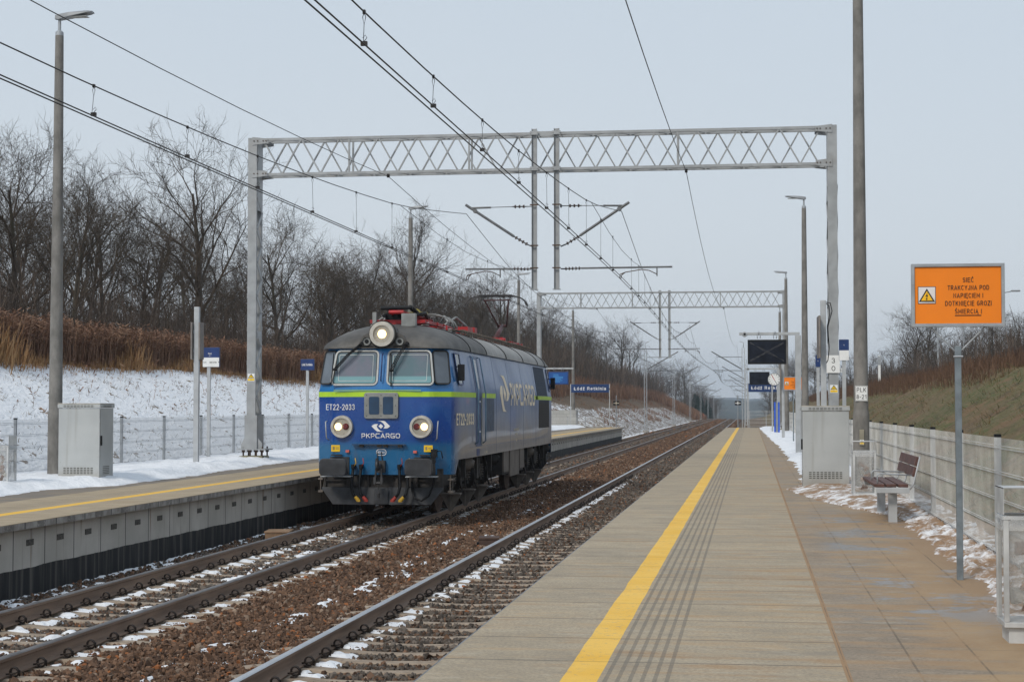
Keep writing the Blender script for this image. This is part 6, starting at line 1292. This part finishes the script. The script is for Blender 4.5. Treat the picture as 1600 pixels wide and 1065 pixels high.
m = MB(); m.mark().box(-.3, .3, 6.4, 7.0, 4.0, 4.22); m.mark().box(-.25, .35, 8.6, 9.5, 4.0, 4.18); m.mark().cyl((.1, 10.9, 4.0), (.1, 10.9, 4.62), .09, n=12); m.mark().cyl((.1, 11.2, 4.0), (.1, 11.2, 4.55), .07, n=12); m.mark().cyl((-.25, 6.2, 4.0), (-.25, 6.2, 4.5), .07, n=12); m.build_each('roof_equipment', UNDER, roof)
m = MB(); m.box(-.45, .45, 5.0, 5.12, 4.05, 4.15); m.box(.1, .5, 7.6, 8.4, 4.05, 4.25); m.box(-.5, .5, 12.7, 12.8, 4.1, 4.18); m.box(-.2, .3, 9.9, 10.3, 4.1, 4.34); m.build('switchgear', REDP, roof)
m = MB(); m.mark().box(.20, .50, .95, 1.12, 3.95, 4.22); m.mark().box(-.42, -.34, .95, 1.05, 3.95, 4.25); m.build_each('roof_post', GREYF, roof)
# ================================================================== vegetation
def branch_tree(seed, H, spread=.55, nlimb=9, lean=.0, fork=.25, twig=1., trunk_r=None, dens=1.):
    """returns (trunk verts, faces), (crown verts, faces) for a bare tree"""
    r = random.Random(seed); T = ([], []); C_ = ([], []); tr = trunk_r or H*.020
    def seg(dst, p0, p1, r0, r1, k):
        d = (p1-p0); u, v = frame(d) if d.length > 1e-6 else (Vector((1, 0, 0)), Vector((0, 1, 0))); b = len(dst[0])
        for p, q in ((p0, r0), (p1, r1)):
            for i in range(k): a = 2*math.pi*i/k; dst[0].append(p+(u*math.cos(a)+v*math.sin(a))*q)
        for i in range(k): dst[1].append((b+i, b+(i+1) % k, b+k+(i+1) % k, b+k+i))
    def grow(p, d, L_, rad, lev):
        n = (5, 5, 4, 3, 2)[lev]; k = (7, 5, 4, 3, 3)[lev]; dst = T if lev == 0 else C_; cur = p; dd = d.copy(); pts = [(p, rad)]
        for i in range(n):
            jit = (.05, .16, .24, .3, .35)[lev]; dd = (dd+Vector((r.gauss(0, jit), r.gauss(0, jit), r.gauss(0, jit)*.8+(.05 if lev else .02)))).normalized(); nx = cur+dd*(L_/n); r1 = rad*(1-(i+1)/n*(.72 if lev == 0 else .82)); seg(dst, cur, nx, pts[-1][1], r1, k); cur = nx; pts.append((cur, r1))
        if lev >= 4: return
        cnt = (nlimb, 7, 6, 5)[lev]; cnt = max(2, int(cnt*dens+r.random()))
        for j in range(cnt):
            t = (.28+.72*(j+r.random()*.8)/cnt) if lev == 0 else (.2+.8*(j+r.random())/cnt); t = min(t, .995); i = int(t*n); q = t*n-i; a, b = pts[i], pts[min(i+1, n)]; pp = a[0].lerp(b[0], q); pr_ = a[1]*(1-q)+b[1]*q
            az = r.random()*6.283 if lev else j*2.4+r.random(); dirn = (pts[min(i+1, n)][0]-pts[i][0]).normalized() if i < n else dd; u, v = frame(dirn); side = u*math.cos(az)+v*math.sin(az); ang = r.uniform(.5, 1.0)*(1.15 if lev == 0 else 1)*spread/.55
            nd = (dirn*math.cos(ang)+side*math.sin(ang)+Vector((0, 0, .12))).normalized(); ln = L_*(.62-.28*t if lev == 0 else r.uniform(.42, .68))*(.85+.3*r.random()); grow(pp, nd, ln, max(pr_*.62, .0105*twig), lev+1)
    grow(Vector((0, 0, -.3)), Vector((lean, r.gauss(0, .04), 1)).normalized(), H*.92, tr, 0)
    return T, C_
def tomesh(name, VF, mt):
    me = bpy.data.meshes.new(name); me.from_pydata([tuple(v) for v in VF[0]], [], VF[1]); me.materials.append(mt); return me
variants = []
for i, (H, sp, nl, ln, dn) in enumerate(((11.5, .52, 12, .0, 1.0), (9.5, .62, 10, .10, 1.0), (10.5, .45, 11, -.12, .95), (8.0, .70, 9, .05, 1.05), (12.5, .40, 13, .03, .9), (7.0, .6, 9, -.08, 1.05), (9.0, .5, 10, .18, .95))):
    T, C_ = branch_tree(40+i, H, sp, nl, ln, dens=dn); variants.append((tomesh('trunk', T, BARK), tomesh('crown', C_, TWIG), H))
print('tree faces', sum(len(v[1].polygons) for v in variants))
def tree(k, x, y, label, group=None, s=1., rz=None, cat='tree', z=None):
    me_t, me_c, H = variants[k]; t = thing('bare_tree', label, cat, (x, y, (float(hgt(x, y)) if z is None else z)-.05), rnd.uniform(0, 6.28) if rz is None else rz, group); t.scale = (s, s, s)
    for nm, me in (('trunk', me_t), ('crown', me_c)):
        o = bpy.data.objects.new(nm, me); COL.objects.link(o); o.parent = t
    return t
def at_px(xpx, X_): return (1173.3-xpx)    # (kept for reference: sideways offset in pixels grows with |X| / depth)
# single trees that can be told apart on the left bank
def Yfor(xpx, X_):                             # depth along the line at which lateral position X_ appears at xpx
    a = (xpx-800)/2650; th = _th; return X_*(math.cos(th)+a*math.sin(th))/(-math.sin(th)+a*math.cos(th))*1.0
for k, xp, X_, s, lab in ((0, 30, -27.5, .66, 'crooked bare tree at the left edge of the picture, left of the big lamp post'), (2, 165, -29, .72, 'bare tree just right of the tall left lamp post'), (4, 318, -28, .86, 'tallest dense bare tree left of the gantry column, its top at the overhead wires'),
                          (0, 438, -29, .80, 'slim bare tree right behind the left gantry column'), (3, 520, -27, .98, 'low wide bare tree leaning between gantry column and locomotive'), (4, 628, -34, 1.15, 'broad bare tree behind the lamp post above the locomotive cab'), (1, 245, -31, .70, 'bare tree with a forked crown left of the tallest one'), (6, 700, -30, .95, 'bare tree behind the raised pantograph')):
    tree(k, X_, Yfor(xp, X_), lab, s=s, rz=(k*1.7+xp))
r_ = random.Random(21)
for i in range(110):
    Y = 42+i*2.75+r_.uniform(-2, 2); base_x = -25-1.5*r_.random()+(3.5 if Y > 150 else 0); X_ = base_x-r_.random()**.7*20
    s = (r_.uniform(.48, .70) if Y < 75 else r_.uniform(.60, .88)) if Y < 130 else r_.uniform(.72, 1.0)
    tree(r_.randrange(7), X_, Y, 'bare winter tree in the thicket above the left bank', 'bare trees of the left thicket', s=s)
for i in range(12):
    Y = 24+r_.random()*60; X_ = -30-r_.random()*24; tree(r_.randrange(7), X_, Y+16, 'bare winter tree in the thicket above the left bank', 'bare trees of the left thicket', s=r_.uniform(.58, .8))
for i in range(46):
    Y = 68+i*5.2+r_.uniform(-3, 3); X_ = 15+r_.random()*16+(Y-68)*.035-(4 if Y > 170 else 0); tree(r_.randrange(7), X_, Y, 'bare winter tree on the skyline above the right bank', 'bare trees of the right skyline', s=r_.uniform(.45, .70)*(.68 if i < 10 else 1))
for k, xp, X_, s, lab in ((1, 1480, 19.5, .48, 'round crowned bare tree under the lower left corner of the orange board'), (3, 1555, 17.5, .60, 'large round bare tree right of the orange board'), (5, 1592, 17, .5, 'bare tree cut off by the right edge of the picture'), (3, 1415, 21, .55, 'bare tree between the numbered pole and the orange board')):
    tree(k, X_, Yfor(xp, X_), lab, s=s)
for i in range(34):
    Y = 400+i*13+r_.uniform(-5, 5); X_ = -14-r_.random()**1.5*26; tree(r_.randrange(7), X_, Y, 'bare winter tree in the thicket above the left bank', 'bare trees of the left thicket', s=r_.uniform(.7, 1.0))
for i in range(30):
    Y = 210+i*17+r_.uniform(-5, 5); X_ = 4.5+r_.random()**1.5*14; tree(r_.randrange(7), X_, Y, 'bare winter tree on the skyline above the right bank', 'bare trees of the right skyline', s=r_.uniform(.45, .75))
# conifers far down the line
def conifer(seed, H):
    r = random.Random(seed); v, f = [], []
    for i in range(1500):
        t = r.random()**.8; z = H*(.12+.88*t); rad = H*.24*(1-t)**.8*(.55+.45*r.random())+.1; a = r.random()*6.283; p = Vector((rad*math.cos(a), rad*math.sin(a), z-rad*.25)); d = Vector((math.cos(a), math.sin(a), -.3))*.5; w_ = Vector((-math.sin(a), math.cos(a), r.uniform(-.3, .3)))*.22; b = len(v); v += [p-w_, p+w_, p+d]; f.append((b, b+1, b+2))
    return (v, f)
cm = tomesh('foliage', conifer(3, 12), CONIF); tk = MB(); tk.cyl((0, 0, -.5), (0, 0, 10), .18, .04, 7); ctk = tk.build('trunk', BARK); ctd = ctk.data; bpy.data.objects.remove(ctk)
for i in range(16):
    Y = 425+r_.random()*50; X_ = -10.8-r_.random()*4; c = thing('conifer', 'dark green conifer in the far clump left of the line', 'conifer tree', (X_, Y, float(hgt(X_, Y))), r_.random()*6, 'dark conifers far down the line'); s = r_.uniform(.36, .48); c.scale = (s, s, s)
    for nm, me in (('foliage', cm), ('trunk', ctd)): o = bpy.data.objects.new(nm, me); COL.objects.link(o); o.parent = c
# ---------------- brush: thin upright sticks as one mass
def sticks(n, xf, yf, h0, h1, cols, wid, lean, segs=2, side=0, seed=0, fuzz=0, zf=None, branches=0):
    r = np.random.default_rng(seed); y = yf(r, n); x = xf(r, n, y); z = hgt(x, y)-.08; h = r.uniform(h0, h1, n)
    if zf is not None: h = h*zf(x, y)
    V_, F_, C_ = [], [], []; off = 0
    def blades(bx, by, bz, dx, dy, dz, w_, c, two=True):
        nonlocal off; m_ = len(bx); a = r.random(m_)*np.pi; ux, uy = np.cos(a)*w_, np.sin(a)*w_; P = np.stack([np.stack([bx-ux, by-uy, bz], 1), np.stack([bx+ux, by+uy, bz], 1), np.stack([bx+dx+ux*.3, by+dy+uy*.3, bz+dz], 1), np.stack([bx+dx-ux*.3, by+dy-uy*.3, bz+dz], 1)], 1)
        V_.append(P.reshape(-1, 3)); F_.append(np.arange(m_*4).reshape(-1, 4)+off); C_.append(np.repeat(c, 4, 0)); off += m_*4
    ci = r.integers(0, len(cols), n); c = np.array(cols)[ci]*(.75+.5*r.random((n, 1))); lx, ly = r.normal(0, lean, n)*h, r.normal(0, lean, n)*h
    blades(x, y, z, lx, ly, h, wid*(.7+.6*r.random(n)), c)
    for b in range(branches):
        t = r.uniform(.15, .9, n); a = r.random(n)*6.283; l_ = h*r.uniform(.2, .45, n)*(1.1-t); blades(x+lx*t, y+ly*t, z+h*t, np.cos(a)*l_*.6+lx*.3, np.sin(a)*l_*.6, l_*.9, wid*.55*np.ones(n), c*1.05)
    for b in range(fuzz):
        t = r.uniform(.72, 1.04, n); a = r.random(n)*6.283; l_ = r.uniform(.05, .16, n); blades(x+lx*t, y+ly*t, z+h*t, np.cos(a)*l_, np.sin(a)*l_, l_*r.uniform(-.3, .7, n), .028*np.ones(n), c*1.15)
    return np.concatenate(V_), np.concatenate(F_), np.concatenate(C_)
def stuffmesh(name, parts, label, cat):
    V_, F_, C_, o_ = [], [], [], 0
    for v, f, c in parts: V_.append(v); F_.append(f+o_); C_.append(c); o_ += len(v)
    return tag(npmesh(name, np.concatenate(V_), np.concatenate(F_), STALK, False, {'col': np.concatenate(C_)}), label, cat, None, 'stuff')
BR = [(.19, .105, .068), (.225, .135, .090), (.14, .08, .055), (.26, .165, .11)]; STR = [(.36, .21, .10), (.42, .27, .14), (.30, .16, .07)]; TW = [(.075, .058, .048), (.11, .085, .068), (.06, .05, .04), (.13, .10, .08)]
lcrest = lambda y: -21.6+1.5*sstep(127, 150, y)
weeds = [sticks(1000, lambda r, n, y: lcrest(y)+.3+r.random(n)**2.6*3.5, lambda r, n: 25+r.random(n)*105, .15, .5, BR, .009, .25, seed=21, fuzz=4, branches=1),
         sticks(30000, lambda r, n, y: lcrest(y)+.05-r.random(n)**1.3*3.4, lambda r, n: 26+r.random(n)**1.25*115, 0.8, 1.6, BR, .016, .10, seed=1, fuzz=9, branches=1),
         sticks(15000, lambda r, n, y: lcrest(y)+.2+r.normal(0, .28, n), lambda r, n: 25+r.random(n)**1.2*110, .25, .75, STR, .012, .22, seed=2, zf=lambda x, y: .35+1.9*np.clip(N1.fbm(y*.35, y*0+1)*2.6-1.3, 0, 1.), branches=2),
         sticks(26000, lambda r, n, y: -18.0-r.random(n)*9, lambda r, n: 128+r.random(n)**1.3*260, .7, 2.2, BR, .035, .12, seed=3, fuzz=4, branches=1),
         sticks(9000, lambda r, n, y: -11.8-r.random(n)*6, lambda r, n: 129+r.random(n)*200, .15, .5, BR, .03, .3, seed=4, branches=2, zf=lambda x, y: (N2.fbm(x*.5, y*.25) > .55)*1.+.05),
         sticks(9000, lambda r, n, y: -10.6-r.random(n)*9, lambda r, n: 330+r.random(n)*90, .5, 1.6, BR, .06, .12, seed=14, branches=1)]
stuffmesh('dry_weeds', weeds, 'tall rust brown dead weeds with straw coloured grass along the crest of the left bank', 'weeds')
thick = [sticks(13000, lambda r, n, y: -24.2-r.random(n)**.8*12, lambda r, n: 30+r.random(n)**1.2*140, 1.6, 4.6, TW, .018, .16, seed=5, branches=9),
         sticks(15000, lambda r, n, y: -19-r.random(n)**.8*22, lambda r, n: 150+r.random(n)*250, 2.5, 6.0, TW, .05, .14, seed=6, branches=7)]
stuffmesh('thicket', thick, 'grey brown tangle of bare shrubs between and behind the trees on the left', 'thicket')
rb = [sticks(26000, lambda r, n, y: 9.3+r.random(n)**1.3*5.5, lambda r, n: 34+r.random(n)**1.2*190, .45, 1.0, [(.055, .028, .022), (.075, .038, .028), (.04, .024, .02)], .010, .16, seed=7, branches=7),
      sticks(9000, lambda r, n, y: 7.0+r.random(n)*2.2, lambda r, n: 52+r.random(n)*180, .35, .8, [(.11, .065, .042), (.14, .085, .055)], .012, .2, seed=8, branches=4),
      sticks(11000, lambda r, n, y: 14+r.random(n)*21, lambda r, n: 85+r.random(n)*230, 1.6, 4.2, TW, .032, .15, seed=9, branches=7)]
stuffmesh('right_brush', rb, 'dark red brown brush and bare shrubs along the top of the right bank', 'brush').name = 'dry_brush'
GRC = [(.14, .09, .042), (.11, .08, .035), (.08, .085, .028), (.19, .125, .065), (.08, .058, .028)]
gb = [sticks(34000, lambda r, n, y: 3.4+r.random(n)*6.0, lambda r, n: 12+r.random(n)**1.35*100, .08, .24, [(.22, .15, .075), (.17, .12, .055), (.09, .10, .035)], .010, .9, seed=31, zf=lambda x, y: np.clip((N1.fbm(x*2.3, y*1.6)-.48)*8, 0, 1)+.02, branches=1), sticks(80000, lambda r, n, y: 3.2+r.random(n)*6.4, lambda r, n: 9+r.random(n)**1.35*110, .03, .09, GRC, .006, .8, seed=10)]
stuffmesh('bank_grass', gb, 'short matted brown green grass on the right bank', 'grass')
lg = [sticks(26000, lambda r, n, y: -15.8-r.random(n)*5.8, lambda r, n: 24+r.random(n)**1.2*105, .04, .17, [(.13, .10, .055), (.09, .085, .04), (.18, .14, .09)], .010, .6, seed=11, zf=lambda x, y: np.clip((N3.fbm(x*1.6, y*1.3)-.47)*9, .0, 1.15)+.05)]
stuffmesh('snowy_grass', lg, 'tufts of dead grass poking through the snow of the left bank', 'grass')
# ---------------- lamps and poles on the plateau beyond the right bank
def farlamp(x, y, h, label, arm=True):
    z = float(hgt(x, y)); t = thing('road_lamp', label, 'street lamp', (x, y, z), 0, 'road lamps beyond the right bank'); m = MB(); m.cyl((0, 0, -.3), (0, 0, h), .11, .07, 10); m.tube([(0, 0, h), (.2, 0, h+.1), (1.0, 0, h+.25)], .04, 6); m.build('pole', GALV, t)
    MB().box(.95, 1.65, -.15, .15, h+.22, h+.34).build('lamp_head', ALU, t, .03)
for xp, X_, tp, lab in ((1466, 16.0, 470, 'road lamp pole under the left part of the orange board'), (1506, 17.5, 465, 'road lamp pole seen under the middle of the orange board beside its post'), (1561, 19.0, 455, 'road lamp whose head shows right of the orange board')):
    y = Yfor(xp, X_); dd = y*math.cos(_th)-X_*math.sin(_th); farlamp(X_, y, EYE+(636-tp)/2650*dd-float(hgt(X_, y))-.25, lab)
y = Yfor(1374, 9.5); t = thing('marker_post', 'short white post standing in the brush on the right bank, right of the numbered pole', 'post', (9.5, y, float(hgt(9.5, y)))); MB().box(-.09, .09, -.06, .06, -.2, 2.6).build('post', WPLT, t); MB().box(-.12, .12, -.08, -.062, 1.9, 2.55).build('plate', GALV, t)
# ---------------- air
HZ = bpy.data.materials.new('haze_air'); HZ.use_nodes = True; ht = HZ.node_tree; ht.nodes.clear(); ho = ht.nodes.new('ShaderNodeOutputMaterial'); hv = ht.nodes.new('ShaderNodeVolumePrincipled'); hv.inputs['Color'].default_value = (.78, .88, 1, 1); hv.inputs['Density'].default_value = .00027; hv.inputs['Anisotropy'].default_value = .2; ht.links.new(hv.outputs[0], ho.inputs['Volume'])
hz = MB().box(-950, 950, -40, 3650, -18, 75).build('haze', HZ); tag(hz, kind='stuff'); hz['label'] = 'thin blue winter haze'
